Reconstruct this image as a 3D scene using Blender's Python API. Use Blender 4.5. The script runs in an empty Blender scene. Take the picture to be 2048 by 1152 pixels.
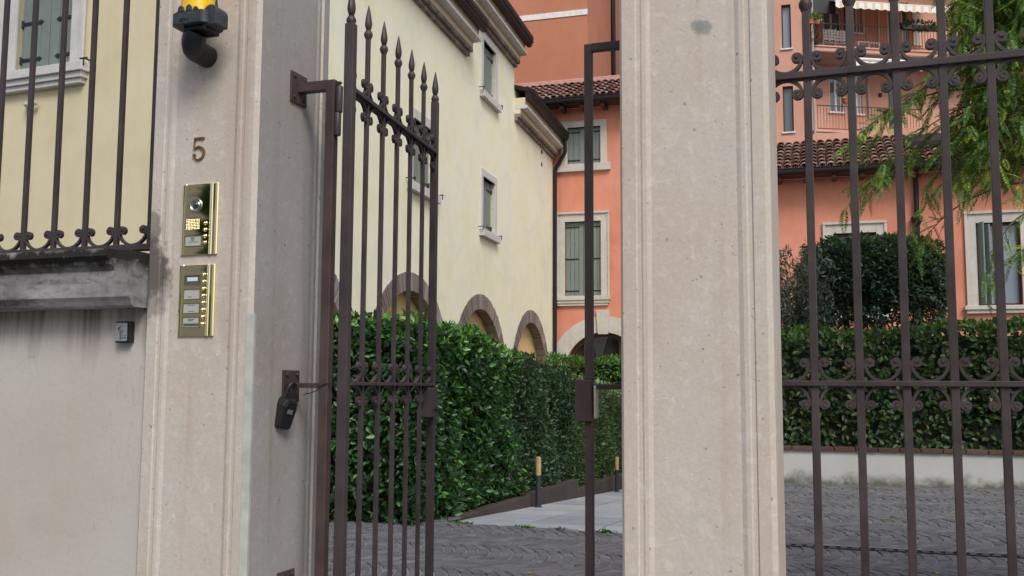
import bpy, bmesh, math, random
import numpy as np
from mathutils import Vector, Matrix
R = math.radians
random.seed(7); RNG = np.random.default_rng(7)
SC = bpy.context.scene; COL = SC.collection
# ------------------------------------------------------------------ camera
FPX = 1991.0
cam_d = bpy.data.cameras.new('camera'); cam = bpy.data.objects.new('camera', cam_d); COL.objects.link(cam)
cam_d.sensor_width = 36.0; cam_d.lens = 36.0*FPX/2048; cam_d.clip_start = .05; cam_d.clip_end = 2000
EYE = Vector((0, 0, 1.15))
CROT = Matrix.Rotation(math.pi/2+math.atan(.0988), 3, 'X') @ Matrix.Rotation(.0049, 3, 'Z')
cam.matrix_world = Matrix.Translation(EYE) @ CROT.to_4x4()
SC.camera = cam
def ray(px, py): return CROT @ Vector(((px-1024)/FPX, -(py-576)/FPX, -1.0))

class Frame:
    """a vertical plane of the place: u runs right along it, n away from the street, z up"""
    def __init__(s, x, y, yaw):
        s.o = Vector((x, y, 0)); a = R(yaw); s.yaw = a
        s.u = Vector((math.cos(a), -math.sin(a), 0)); s.n = Vector((math.sin(a), math.cos(a), 0))
    def P(s, t, d, z): return s.o + s.u*t + s.n*d + Vector((0, 0, z))
    def hit(s, px, py, d=0):
        r = ray(px, py); k = ((s.o-EYE).dot(s.n)+d)/r.dot(s.n); p = EYE + r*k
        return (p-s.o).dot(s.u), p.z
    def t(s, px, py=773, d=0): return s.hit(px, py, d)[0]
    def z(s, px, py, d=0): return s.hit(px, py, d)[1]
def frame_at(px, Z, yaw, py=773):
    r = ray(px, py); k = Z/r.y; return Frame(r.x*k, Z, yaw)
WORLD = Frame(0, 0, 0)

# ------------------------------------------------------------------ mesh helper
class MB:
    def __init__(s): s.v = []; s.f = []
    def add(s, vs, fs):
        b = len(s.v); s.v += [tuple(v) for v in vs]; s.f += [tuple(i+b for i in f) for f in fs]; return s
    def box(s, t0, t1, d0, d1, z0, z1):
        vs = [(t0,d0,z0),(t1,d0,z0),(t1,d1,z0),(t0,d1,z0),(t0,d0,z1),(t1,d0,z1),(t1,d1,z1),(t0,d1,z1)]
        return s.add(vs, [(0,3,2,1),(4,5,6,7),(0,1,5,4),(1,2,6,5),(2,3,7,6),(3,0,4,7)])
    def quad(s, a, b, c, d): return s.add([a,b,c,d], [(0,1,2,3)])
    def prism(s, poly, lo, hi, axis='d'):
        """poly extruded along axis d (poly is t,z), z (poly is t,d) or t (poly is d,z)"""
        mk = {'d': lambda p,h: (p[0],h,p[1]), 'z': lambda p,h: (p[0],p[1],h), 't': lambda p,h: (h,p[0],p[1])}[axis]
        n = len(poly); vs = [mk(p,lo) for p in poly]+[mk(p,hi) for p in poly]
        fs = [(i,(i+1)%n,n+(i+1)%n,n+i) for i in range(n)]+[tuple(range(n-1,-1,-1)), tuple(range(n,2*n))]
        return s.add(vs, fs)
    def tube(s, pts, r, n=8, caps=True):
        pts = [Vector(p) for p in pts]; m = len(pts); rs = r if isinstance(r,(list,tuple)) else [r]*m
        vs = []; up = None
        for i,p in enumerate(pts):
            tg = (pts[min(i+1,m-1)]-pts[max(i-1,0)]).normalized()
            if up is None: up = Vector((0,0,1)) if abs(tg.z)<.9 else Vector((0,1,0))
            a = tg.cross(up)
            if a.length<1e-6: a = tg.cross(Vector((1,.3,0)))
            a.normalize(); b = a.cross(tg).normalized(); up = b
            for k in range(n):
                w = 2*math.pi*k/n; vs.append(p+a*(rs[i]*math.cos(w))+b*(rs[i]*math.sin(w)))
        fs = [(i*n+k,i*n+(k+1)%n,(i+1)*n+(k+1)%n,(i+1)*n+k) for i in range(m-1) for k in range(n)]
        if caps: fs += [tuple(range(n-1,-1,-1)), tuple((m-1)*n+k for k in range(n))]
        return s.add(vs, fs)
    def lathe(s, prof, c=(0,0,0), n=14, axis='z', sy=1.0):
        """prof: (radius, height) pairs"""
        vs = []
        for r,h in prof:
            for k in range(n):
                w = 2*math.pi*k/n; x = r*math.cos(w); y = r*math.sin(w)*sy
                vs.append({'z':(c[0]+x,c[1]+y,c[2]+h),'d':(c[0]+x,c[1]+h,c[2]+y),'t':(c[0]+h,c[1]+x,c[2]+y)}[axis])
        m = len(prof)
        fs = [(i*n+k,i*n+(k+1)%n,(i+1)*n+(k+1)%n,(i+1)*n+k) for i in range(m-1) for k in range(n)]
        fs += [tuple(range(n-1,-1,-1)), tuple((m-1)*n+k for k in range(n))]
        return s.add(vs, fs)
    def ribbon(s, path, thick, d0, d1, widths=None):
        """a flat bar of the given thickness bent along path (t,z), d0..d1 deep"""
        m = len(path); vs = []
        for i,(x,z) in enumerate(path):
            x0,z0 = path[max(i-1,0)]; x1,z1 = path[min(i+1,m-1)]
            tx,tz = x1-x0,z1-z0; l = math.hypot(tx,tz) or 1; nx,nz = -tz/l,tx/l
            h = (widths[i] if widths else thick)/2
            vs += [(x+nx*h,d0,z+nz*h),(x-nx*h,d0,z-nz*h),(x-nx*h,d1,z-nz*h),(x+nx*h,d1,z+nz*h)]
        fs = [(i*4+k,i*4+(k+1)%4,(i+1)*4+(k+1)%4,(i+1)*4+k) for i in range(m-1) for k in range(4)]
        fs += [(3,2,1,0), tuple((m-1)*4+k for k in range(4))]
        return s.add(vs, fs)

ROOT = {}
def mesh_from(name, mb, off=(0,0,0), mat=None, smooth=False):
    me = bpy.data.meshes.new(name)
    me.from_pydata([(v[0]-off[0],v[1]-off[1],v[2]-off[2]) for v in mb.v], [], mb.f)
    bm = bmesh.new(); bm.from_mesh(me); bmesh.ops.recalc_face_normals(bm, faces=bm.faces); bm.to_mesh(me); bm.free()
    if mat: me.materials.append(mat)
    if smooth:
        me.polygons.foreach_set('use_smooth', [True]*len(me.polygons))
        try: me.set_sharp_from_angle(angle=R(38))
        except Exception: pass
    return me
def finish(o, bevel):
    if bevel:
        m = o.modifiers.new('bevel','BEVEL'); m.width = bevel; m.segments = 2; m.limit_method = 'ANGLE'; m.angle_limit = R(40)
        m.harden_normals = False
def tag(o, label=None, cat=None, group=None, kind=None):
    if label: o['label'] = label
    if cat: o['category'] = cat
    if group: o['group'] = group
    if kind: o['kind'] = kind
    return o
def thing(name, label, cat, fr, at, group=None):
    o = bpy.data.objects.new(name, None); COL.objects.link(o); o.empty_display_size = .1
    o.location = fr.P(*at); o.rotation_euler = (0,0,-fr.yaw); ROOT[o.name] = tuple(at)
    return tag(o, label, cat, group)
XF = [None]                                    # set while one face of a building is modelled in that face's own axes
def part(name, mb, mat, root, parent=None, bevel=0, smooth=False, label=None):
    off = ROOT[root.name]
    if XF[0]: mb.v = [XF[0](v) for v in mb.v]
    o = bpy.data.objects.new(name, mesh_from(name, mb, off, mat, smooth)); COL.objects.link(o)
    o.parent = parent or root; finish(o, bevel)
    if label: o['label'] = label
    return o
def axes_of(fa, fb):
    """coordinates of frame fa rewritten in frame fb"""
    def f(v):
        p = fa.P(*v)-fb.o; return (p.dot(fb.u), p.dot(fb.n), v[2])
    return f
def solo(name, label, cat, fr, at, mb, mat, group=None, kind=None, bevel=0, smooth=False):
    o = bpy.data.objects.new(name, mesh_from(name, mb, at, mat, smooth)); COL.objects.link(o)
    o.location = fr.P(*at); o.rotation_euler = (0,0,-fr.yaw); ROOT[o.name] = tuple(at); finish(o, bevel)
    return tag(o, label, cat, group, kind)
def struct(name, mb, mat, fr=WORLD, smooth=False):
    return solo(name, None, None, fr, (0,0,0), mb, mat, kind='structure', smooth=smooth)
def dup(o, delta, parent=None):
    """copy one part (with its sub-parts) moved by delta"""
    c = o.copy(); COL.objects.link(c); c.parent = parent or o.parent
    c.location = o.location + Vector(delta)
    for ch in list(o.children):
        k = ch.copy(); COL.objects.link(k); k.parent = c
    return c
def dup_thing(o, fr, at, label=None):
    c = o.copy(); COL.objects.link(c); c.location = fr.P(*at)
    if label: c['label'] = label
    for ch in list(o.children):
        k = ch.copy(); COL.objects.link(k); k.parent = c
        for g in list(ch.children):
            h = g.copy(); COL.objects.link(h); h.parent = k
    return c

def leaf_mesh(name, pos, axis, nrm, L, W, mat, fold=.18, bend=.15, world_off=(0,0,0)):
    """N folded pointed leaves as one mesh: pos base points, axis growing direction, nrm upper side"""
    pos = np.asarray(pos,float)-np.asarray(world_off,float); N = len(pos)
    ax = axis/np.linalg.norm(axis,axis=1,keepdims=True)
    sd = np.cross(ax, nrm); sd /= np.linalg.norm(sd,axis=1,keepdims=True)+1e-9
    up = np.cross(sd, ax)
    L = np.broadcast_to(L,(N,))[:,None]; W = np.broadcast_to(W,(N,))[:,None]
    base = pos; tip = pos+ax*L-up*(L*bend)
    m1 = pos+ax*L*.32-up*(W*fold); m2 = pos+ax*L*.68-up*(W*fold+L*bend*.35)
    l1 = pos+ax*L*.34+sd*W*.48; r1 = pos+ax*L*.34-sd*W*.48
    l2 = pos+ax*L*.68+sd*W*.36-up*L*bend*.3; r2 = pos+ax*L*.68-sd*W*.36-up*L*bend*.3
    V = np.stack([base,l1,m1,r1,l2,m2,r2,tip],axis=1).reshape(-1,3)
    T = np.array([[0,2,1],[0,3,2],[1,2,5],[1,5,4],[2,3,6],[2,6,5],[4,5,7],[5,6,7]])
    Fc = (T[None]+(np.arange(N)*8)[:,None,None]).reshape(-1,3)
    me = bpy.data.meshes.new(name)
    me.vertices.add(len(V)); me.vertices.foreach_set('co', V.astype(np.float32).ravel())
    me.loops.add(Fc.size); me.loops.foreach_set('vertex_index', Fc.astype(np.int32).ravel())
    me.polygons.add(len(Fc)); me.polygons.foreach_set('loop_start', (np.arange(len(Fc))*3).astype(np.int32))
    me.polygons.foreach_set('use_smooth', np.ones(len(Fc),dtype=bool))
    me.update(calc_edges=True); me.validate(); me.materials.append(mat)
    return me
def link_mesh(name, me, parent=None, loc=(0,0,0)):
    o = bpy.data.objects.new(name, me); COL.objects.link(o)
    if parent: o.parent = parent
    o.location = loc
    return o

# ------------------------------------------------------------------ material helper
class G:
    def __init__(s, name):
        s.m = bpy.data.materials.new(name); s.m.use_nodes = True; s.t = s.m.node_tree; s.t.nodes.clear()
        s.out = s.t.nodes.new('ShaderNodeOutputMaterial')
    def n(s, typ, ins=None, **pr):
        nd = s.t.nodes.new('ShaderNode'+typ)
        for k,v in pr.items(): setattr(nd,k,v)
        for k,v in (ins or {}).items():
            i = nd.inputs[k]
            if isinstance(v, bpy.types.NodeSocket): s.t.links.new(v, i)
            elif hasattr(i,'default_value'):
                if isinstance(v,(tuple,list)) and len(v)==3 and i.type=='RGBA': v = (*v,1)
                i.default_value = v
        return nd
    def pos(s): return s.n('NewGeometry').outputs['Position']
    def island(s): return s.n('NewGeometry').outputs['Random Per Island']
    def scale(s, vec, sc): return s.n('VectorMath', {0:vec, 1:sc}, operation='MULTIPLY').outputs[0]
    def noise(s, vec, sc, det=4, rough=.55, dist=0):
        return s.n('TexNoise', {'Vector':vec,'Scale':sc,'Detail':det,'Roughness':rough,'Distortion':dist}).outputs[0]
    def math(s, op, a, b=0, c=0, clamp=False):
        nd = s.n('Math', {0:a,1:b,2:c}, operation=op); nd.use_clamp = clamp; return nd.outputs[0]
    def rng(s, f, a, b, c=0, d=1): return s.n('MapRange', {0:f,1:a,2:b,3:c,4:d}).outputs[0]
    def mix(s, f, a, b, mode='MIX'):
        nd = s.n('Mix', {0:f,6:a,7:b}, data_type='RGBA', blend_type=mode); return nd.outputs[2]
    def ramp(s, f, stops):
        nd = s.n('ValToRGB', {0:f}); e = nd.color_ramp.elements
        e[0].position,e[0].color = stops[0][0],(*stops[0][1],1); e[1].position,e[1].color = stops[-1][0],(*stops[-1][1],1)
        for p,c in stops[1:-1]: x = e.new(p); x.color = (*c,1)
        return nd.outputs[0]
    def bump(s, h, st=.3, dist=.01): return s.n('Bump', {'Strength':st,'Distance':dist,'Height':h}).outputs[0]
    def done(s, base, rough=.6, metal=0, normal=None, spec=.5, **ex):
        p = s.n('BsdfPrincipled', {'Base Color':base,'Roughness':rough,'Metallic':metal,'Specular IOR Level':spec, **ex})
        if normal: s.t.links.new(normal, p.inputs['Normal'])
        s.t.links.new(p.outputs[0], s.out.inputs[0]); s.p = p
        return s.m
    def sep(s, vec): return s.n('SeparateXYZ', {0:vec}).outputs
# ------------------------------------------------------------------ materials
def m_stone(name, stain=None, tint=None):
    g = G(name); p = g.pos()
    c = g.ramp(g.noise(g.scale(p,(1,1,.55)), 3.2, 6, .6), [(.28,(.53,.445,.37)),(.42,(.595,.525,.455)),(.56,(.625,.57,.515)),(.72,(.60,.57,.54))])
    grain = g.noise(p, 120, 5, .7)
    c = g.mix(g.rng(grain,.3,.72,0,.35), c, (.36,.32,.29))
    blot = g.noise(p, 34, 5, .62, .6)
    c = g.mix(g.rng(blot,.54,.68,0,.34), c, (.74,.72,.69))
    c = g.mix(g.rng(g.noise(p, 9, 6, .65, .3),.52,.74,0,.26), c, (.47,.43,.39))
    # fossil shells: thin curved pale lines, in places only
    w = g.noise(g.scale(p,(1,1,.6)), 24, 2, .4, 1.6)
    line = g.rng(g.math('ABSOLUTE', g.math('SUBTRACT', w, .5)), .0, .014, 1, 0)
    where = g.rng(g.noise(p, 11, 2), .55, .66)
    c = g.mix(g.math('MULTIPLY', g.math('MULTIPLY', line, where), .55), c, (.80,.79,.79))
    # rust coloured runs
    run = g.noise(g.scale(p,(14,14,.9)), 1.0, 3, .6)
    c = g.mix(g.rng(run,.55,.75,0,.40), c, (.40,.27,.19))
    # pits
    pit = g.noise(p, 75, 2, .5)
    c = g.mix(g.rng(pit,.70,.74,0,.6), c, (.16,.13,.11))
    if stain:
        for (x,y,z),r,col,amt,sz in stain:
            d = g.n('VectorMath', {0:g.scale(g.n('VectorMath',{0:p,1:(x,y,z)},operation='SUBTRACT').outputs[0],(1,1,sz))}, operation='LENGTH').outputs['Value']
            d = g.math('ADD', d, g.math('MULTIPLY', g.math('SUBTRACT', g.noise(p, 30, 6, .7), .5), r*1.9))
            c = g.mix(g.rng(d, r*.70, r*1.0, amt, 0), c, col)
    if tint: c = g.mix(1.0, c, tint, 'MULTIPLY')
    h = g.math('ADD', g.math('MULTIPLY', grain, .5), g.math('MULTIPLY', blot, .6))
    return g.done(c, g.rng(blot,.3,.7,.55,.8), normal=g.bump(h, .35, .004), spec=.35)

def m_plaster(name, stops, sc=1.2, streak=.15, streak_col=None, bump=.25, rough=.85, patch=None):
    g = G(name); p = g.pos()
    big = g.noise(p, sc, 5, .6); mid = g.noise(g.scale(p,(1,1,.8)), sc*4.3, 6, .62, .4)
    f = g.math('ADD', g.math('MULTIPLY', big, .6), g.math('MULTIPLY', mid, .4))
    c = g.ramp(f, stops)
    if patch: c = g.mix(g.rng(g.noise(p, .9, 6, .68, .8),.50,.66,0,.55), c, patch)
    run = g.noise(g.scale(p,(5,5,.35)), 1.4, 4, .6)
    c = g.mix(g.rng(run,.52,.75,0,streak), c, streak_col or tuple(x*.72 for x in stops[0][1]))
    fine = g.noise(p, 60, 4, .6)
    return g.done(c, rough, normal=g.bump(g.math('ADD', fine, mid), bump, .006), spec=.2)

def m_simple(name, col, rough=.5, metal=0, var=.15, sc=12, bump=0, spec=.5, **ex):
    g = G(name); p = g.pos(); f = g.noise(p, sc, 5, .6)
    lo = tuple(c*(1-var) for c in col); hi = tuple(min(1,c*(1+var)) for c in col)
    c = g.ramp(f, [(.3,lo),(.7,hi)])
    return g.done(c, rough, metal, g.bump(g.noise(p,sc*8,4,.6), bump, .002) if bump else None, spec, **ex)

def m_island(name, stops, rough=.6, spec=.4, noise_amt=.25, sc=30, bump=.2, trans=None):
    """colour differs from piece to piece (setts, tiles, bricks, leaves)"""
    g = G(name); p = g.pos(); c = g.ramp(g.island(), stops)
    f = g.noise(p, sc, 4, .6)
    c = g.mix(g.rng(f,.35,.7,0,noise_amt), c, tuple(x*.45 for x in stops[len(stops)//2][1]))
    m = g.done(c, rough, normal=g.bump(f, bump, .004) if bump else None, spec=spec)
    if trans:
        tr = g.n('BsdfTranslucent', {'Color': g.mix(.5, c, trans)})
        mx = g.n('MixShader', {0:.22, 1:g.p.outputs[0], 2:tr.outputs[0]}); g.t.links.new(mx.outputs[0], g.out.inputs[0])
    return m

def m_glass(name, col, rough=.03):
    g = G(name); return g.done(col, rough, spec=.8)

M = {}
M['plaster_yellow'] = m_plaster('yellow plaster', [(.3,(.80,.755,.50)),(.44,(.86,.835,.605)),(.54,(.885,.865,.675)),(.64,(.83,.83,.70)),(.75,(.86,.825,.575))], .8, .08, (.70,.66,.48), patch=(.74,.745,.62))
M['plaster_ochre'] = m_plaster('warm ochre plaster', [(.3,(.61,.53,.335)),(.5,(.68,.605,.405)),(.72,(.72,.66,.47))], .8, .12)
M['plaster_cove'] = m_plaster('ochre plaster', [(.3,(.72,.52,.23)),(.7,(.80,.61,.30))], 1.5, .15)
M['plaster_orange'] = m_plaster('orange plaster', [(.3,(.60,.215,.135)),(.5,(.665,.265,.175)),(.72,(.715,.315,.22))], .8, .28, (.50,.20,.135), patch=(.72,.33,.235))
M['plaster_tower'] = m_plaster('terracotta plaster', [(.3,(.46,.18,.105)),(.5,(.52,.215,.13)),(.72,(.57,.255,.165))], .35, .1)
M['plaster_pink'] = m_plaster('salmon plaster', [(.3,(.57,.29,.205)),(.5,(.63,.345,.255)),(.72,(.69,.41,.31))], .35, .3, (.52,.25,.16))
M['white_band'] = m_simple('white painted render', (.78,.77,.75), .7)
M['stone_trim'] = m_plaster('pale stone trim', [(.3,(.46,.43,.38)),(.5,(.56,.53,.48)),(.7,(.62,.60,.56))], 3, .25, (.36,.32,.27))
M['stone_ledge'] = m_plaster('grey ledge stone', [(.3,(.50,.49,.48)),(.7,(.66,.65,.64))], 4, .2, (.32,.30,.28))
def m_iron(name, col, rough):
    g = G(name); p = g.pos(); f = g.noise(p, 9, 6, .65)
    c = g.ramp(f, [(.3,tuple(x*.72 for x in col)),(.5,col),(.72,tuple(x*1.35 for x in col))])
    c = g.mix(g.rng(g.noise(p, 55, 4, .7),.64,.70,0,.6), c, (.115,.055,.032))
    dust = g.sep(g.n('NewGeometry').outputs['Normal'])[2]
    c = g.mix(g.math('MULTIPLY', g.rng(dust,.5,1,0,.35), g.rng(f,.35,.6)), c, (.16,.14,.13))
    return g.done(c, g.rng(f,.3,.7,rough-.10,rough+.14), normal=g.bump(g.noise(p, 70, 4, .6), .18, .002), spec=.4)
M['iron'] = m_iron('brown iron paint', (.058,.044,.046), .48)
M['iron_post'] = m_iron('reddish brown iron paint', (.070,.047,.045), .5)
M['gutter'] = m_simple('dark brown sheet metal', (.016,.013,.014), .50, var=.2, sc=3, spec=.3)
M['shutter'] = m_simple('grey green shutter paint', (.180,.222,.202), .55, var=.10, sc=5, bump=.08)
M['shutter_blue'] = m_simple('blue green shutter paint', (.17,.215,.20), .55, var=.10, sc=5)
M['wood_brown'] = m_simple('dark brown window wood', (.075,.028,.018), .45, var=.25, sc=6)
M['black_iron'] = m_simple('black ironmongery', (.012,.012,.013), .5)
M['black_plastic'] = m_simple('weathered black plastic', (.013,.014,.017), .42, var=.3, sc=25, spec=.5)
M['dark_plastic'] = m_simple('faded dark plastic', (.040,.050,.060), .5, var=.5, sc=30)
M['white_paint'] = m_simple('white paint', (.74,.74,.74), .45, var=.05)
M['cream_paint'] = m_simple('cream paint', (.62,.56,.45), .5, var=.1)
M['grey_plate'] = m_simple('brushed grey metal', (.30,.35,.38), .5, .2, var=.1)
M['steel'] = m_simple('worn steel', (.42,.39,.36), .35, .8)
M['bronze'] = m_simple('aged bronze', (.34,.20,.09), .38, .75, var=.35, sc=60)
M['bronze_dark'] = m_simple('tarnished bronze', (.05,.035,.025), .5, .4)
M['grille'] = G('bright metal grille').done((.80,.76,.62), .25, 1.0)
M['brass'] = G('polished brass').done((.97,.84,.50), .035, 1.0)
M['brass_bright'] = G('bright brass').done((.95,.78,.46), .12, 1.0)
M['card'] = m_simple('name card', (.46,.48,.44), .5, var=.04)
M['card_white'] = m_simple('white label', (.75,.77,.85), .5, var=.04)
M['card_dark'] = m_simple('tinted window', (.10,.105,.10), .25)
M['ink'] = m_simple('grey print', (.10,.10,.10), .6)
M['navy'] = m_simple('navy print', (.018,.02,.05), .5)
M['lens_glass'] = m_glass('lens glass', (.05,.055,.05), .04)
M['silver_ring'] = m_simple('silver ring', (.5,.5,.46), .2, .9)
M['amber'] = G('amber beacon plastic').done((.93,.58,.006), .22, spec=.5, **{'Subsurface Weight':.25,'Subsurface Scale':.02,'Coat Weight':.3})
M['glass_dark'] = m_glass('dark window glass', (.012,.014,.016), .02)
M['glass_blue'] = m_glass('curtained glass with reflection tint', (.23,.29,.34), .06)  # pale blue reflection put into the base colour of curtained glass
M['glass_grey'] = m_glass('grey window glass', (.10,.13,.15), .06)
M['brick'] = m_island('old brown brick', [(0,(.19,.155,.135)),(.35,(.235,.195,.175)),(.7,(.27,.23,.21)),(1,(.33,.295,.275))], .85, .2, .35, 40, .4)
M['mortar'] = m_simple('lime mortar', (.30,.26,.22), .9)
M['brick_red'] = m_island('red coping brick', [(0,(.070,.040,.033)),(.5,(.105,.058,.047)),(1,(.14,.085,.07))], .85, .2, .3, 30, .4)
M['tile'] = m_island('clay roof tile', [(0,(.12,.075,.06)),(.3,(.24,.125,.095)),(.6,(.33,.18,.135)),(.85,(.30,.22,.18)),(1,(.40,.32,.27))], .85, .2, .4, 7, .2)
M['sett'] = m_island('porphyry setts', [(0,(.105,.109,.120)),(.35,(.138,.141,.153)),(.7,(.165,.167,.178)),(.9,(.168,.158,.164)),(1,(.20,.205,.22))], .6, .4, .35, 25, .5)
M['sand'] = m_simple('pale joint sand', (.22,.225,.23), .95, var=.3, sc=6)
M['slab'] = m_island('pale paving slab', [(0,(.30,.325,.36)),(.5,(.36,.385,.42)),(1,(.42,.44,.475))], .7, .3, .40, 3, .3)
M['soil'] = m_simple('dark soil', (.035,.028,.02), .95, var=.4, sc=8, bump=.5)
M['asphalt'] = m_simple('street paving', (.11,.105,.10), .9, var=.2, sc=5)
M['dirty_wall'] = m_plaster('stained dark concrete', [(.3,(.045,.038,.034)),(.55,(.075,.064,.058)),(.72,(.11,.10,.09))], 2, .5, (.03,.026,.022))
M['bark'] = m_simple('bark', (.09,.065,.045), .9, var=.35, sc=14, bump=.5)
M['twig'] = m_simple('green brown twig', (.10,.085,.04), .8, var=.3, sc=10)
def leafm(name, stops, rough=.38, spec=.5, trans=(.25,.4,.05)):
    return m_island(name, stops, rough, spec, .12, 20, 0, trans)
M['leaf_laurel'] = leafm('laurel leaves', [(0,(.008,.028,.012)),(.5,(.016,.056,.020)),(.8,(.030,.105,.028)),(.94,(.07,.21,.045)),(1,(.13,.32,.06))], .36, .42)
M['leaf_new'] = leafm('young laurel leaves', [(0,(.045,.15,.028)),(.5,(.11,.29,.05)),(1,(.20,.42,.08))], .32)
M['leaf_small'] = leafm('small hedge leaves', [(0,(.012,.035,.018)),(.5,(.026,.070,.034)),(.85,(.045,.10,.05)),(1,(.07,.13,.06))], .40, .45)
M['leaf_conifer'] = leafm('conifer sprays', [(0,(.014,.040,.012)),(.5,(.032,.085,.022)),(.9,(.07,.15,.04)),(1,(.13,.23,.07))], .5)
M['leaf_lime'] = leafm('fresh green sprays', [(0,(.03,.10,.012)),(.5,(.06,.17,.02)),(1,(.11,.25,.035))], .5)
M['leaf_variegated'] = leafm('pale variegated leaves', [(0,(.07,.14,.04)),(.5,(.20,.30,.10)),(1,(.42,.48,.25))], .4)
M['leaf_beech'] = leafm('hornbeam leaves', [(0,(.012,.034,.012)),(.45,(.026,.068,.020)),(.8,(.048,.105,.026)),(.95,(.09,.14,.035)),(1,(.18,.17,.05))], .45)
M['leaf_dark'] = leafm('dark evergreen leaves', [(0,(.008,.024,.014)),(.6,(.018,.046,.028)),(1,(.040,.080,.050))], .42, .35)
M['leaf_olive'] = leafm('grey green leaves', [(0,(.045,.070,.058)),(.6,(.085,.115,.098)),(1,(.15,.18,.15))], .5)
M['leaf_mimosa'] = leafm('feathery leaves', [(0,(.025,.085,.028)),(.5,(.055,.15,.035)),(.8,(.12,.25,.03)),(1,(.28,.38,.03))], .5, .4, (.4,.5,.03))
M['leaf_mimosa_bright'] = leafm('yellowing feathery leaves', [(0,(.13,.26,.02)),(.6,(.24,.36,.03)),(1,(.46,.40,.03))], .5, .4, (.5,.5,.03))
M['leaf_yellow'] = leafm('yellow fallen leaves', [(0,(.30,.19,.03)),(.6,(.48,.36,.06)),(1,(.42,.18,.03))], .6)
M['core'] = m_simple('shaded inner twigs', (.012,.017,.009), .95, var=.5, sc=15)  # near-black: the shade deep inside foliage is put into the colour
M['terracotta'] = m_simple('terracotta pot', (.48,.14,.06), .7)
M['concrete_grey'] = m_simple('grey soffit paint', (.40,.36,.34), .8, var=.1, sc=2)
M['bollard_dark'] = m_simple('anthracite bollard paint', (.028,.032,.040), .45)
M['bollard_tan'] = m_simple('tan bollard lamp', (.40,.28,.13), .5)
# low wall: dirty drips run down from under the coping
g = G('white wall with drip stains'); p = g.pos(); x,y,z = g.sep(p)
c = g.ramp(g.noise(p, 1.6, 6, .6), [(.3,(.48,.435,.385)),(.5,(.53,.495,.455)),(.72,(.565,.545,.52))])
c = g.mix(g.rng(g.noise(p, 40, 5, .7),.6,.75,0,.25), c, (.34,.32,.30))
drip = g.noise(g.scale(p,(30,30,1.5)), 1.0, 4, .65)
reach = g.math('SUBTRACT', 1.362, z)
ln = g.rng(g.noise(g.scale(p,(14,14,.3)), 1.0, 3, .6), .3, .72, .012, .20)
d = g.math('MULTIPLY', g.rng(g.math('DIVIDE', reach, ln), 0, 1.1, 1, 0), g.rng(drip,.36,.60,.15,1))
c = g.mix(g.math('MULTIPLY', d, .85), c, (.085,.065,.055))
crk = g.noise(g.scale(p,(3,3,.8)), 1.4, 4, .6, .4)
c = g.mix(g.rng(g.math('ABSOLUTE', g.math('SUBTRACT', crk, .47)), 0, .0022, .35, 0), c, (.25,.22,.2))
scuff = g.noise(p, 26, 3, .6, .5)
c = g.mix(g.rng(scuff,.73,.77,0,.45), c, (.19,.18,.22))
c = g.mix(g.rng(g.noise(g.scale(p,(6,6,1.2)), 2.0, 3), .58, .74, 0, .30), c, (.50,.40,.32))
M['wall_white'] = g.done(c, .85, normal=g.bump(g.noise(p, 50, 5, .65), .25, .004), spec=.2)
# coping: lichen-blackened cast stone
g = G('lichen blackened coping'); p = g.pos()
c = g.ramp(g.noise(p, 6, 7, .68), [(.30,(.10,.097,.096)),(.42,(.23,.225,.225)),(.55,(.34,.335,.34)),(.72,(.46,.45,.45))])
c = g.mix(g.rng(g.noise(g.scale(p,(8,8,30)), 1.0, 5, .7),.50,.70,0,.75), c, (.05,.047,.042))
zc_ = g.sep(p)[2]
band_z = g.math('ADD', zc_, g.math('MULTIPLY', g.math('SUBTRACT', g.noise(g.scale(p,(10,10,3)), 1.0, 5, .7), .5), .10))
c = g.mix(g.math('MULTIPLY', g.rng(band_z,1.435,1.465,0,1), g.rng(band_z,1.492,1.512,1,0)), c, (.030,.028,.024))  # ragged darker band at the height of the recessed moulding
c = g.mix(g.rng(g.noise(p, 45, 4, .6),.62,.7,0,.4), c, (.42,.41,.36))
M['coping'] = g.done(c, .9, normal=g.bump(g.noise(p, 40, 6, .7), .6, .006), spec=.2)
# planter wall: whitewash, mouldy at the foot
g = G('whitewash with mouldy foot'); p = g.pos(); x,y,z = g.sep(p)
c = g.ramp(g.noise(p, 1.1, 6, .6), [(.3,(.44,.44,.41)),(.7,(.54,.54,.52))])
f = g.math('ADD', z, g.math('MULTIPLY', g.math('SUBTRACT', g.noise(p, 4.5, 6, .7), .5), .42))
c = g.mix(g.rng(f, .02, .15, .9, 0), c, (.10,.10,.075))
M['planter'] = g.done(c, .88, normal=g.bump(g.noise(p, 30, 4), .2, .005), spec=.2)
# striped awning cloth: stripes run along the slope, measured along the balcony
def m_awning(fr):
    g = G('striped awning cloth'); p = g.pos()
    t = g.n('VectorMath', {0:p, 1:tuple(fr.u)}, operation='DOT_PRODUCT').outputs['Value']
    k = g.math('FRACT', g.math('MULTIPLY', t, 3.2))
    c = g.mix(g.math('GREATER_THAN', k, .62), (.80,.81,.82), (.74,.60,.34))
    return g.done(c, .8, spec=.2)
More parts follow.
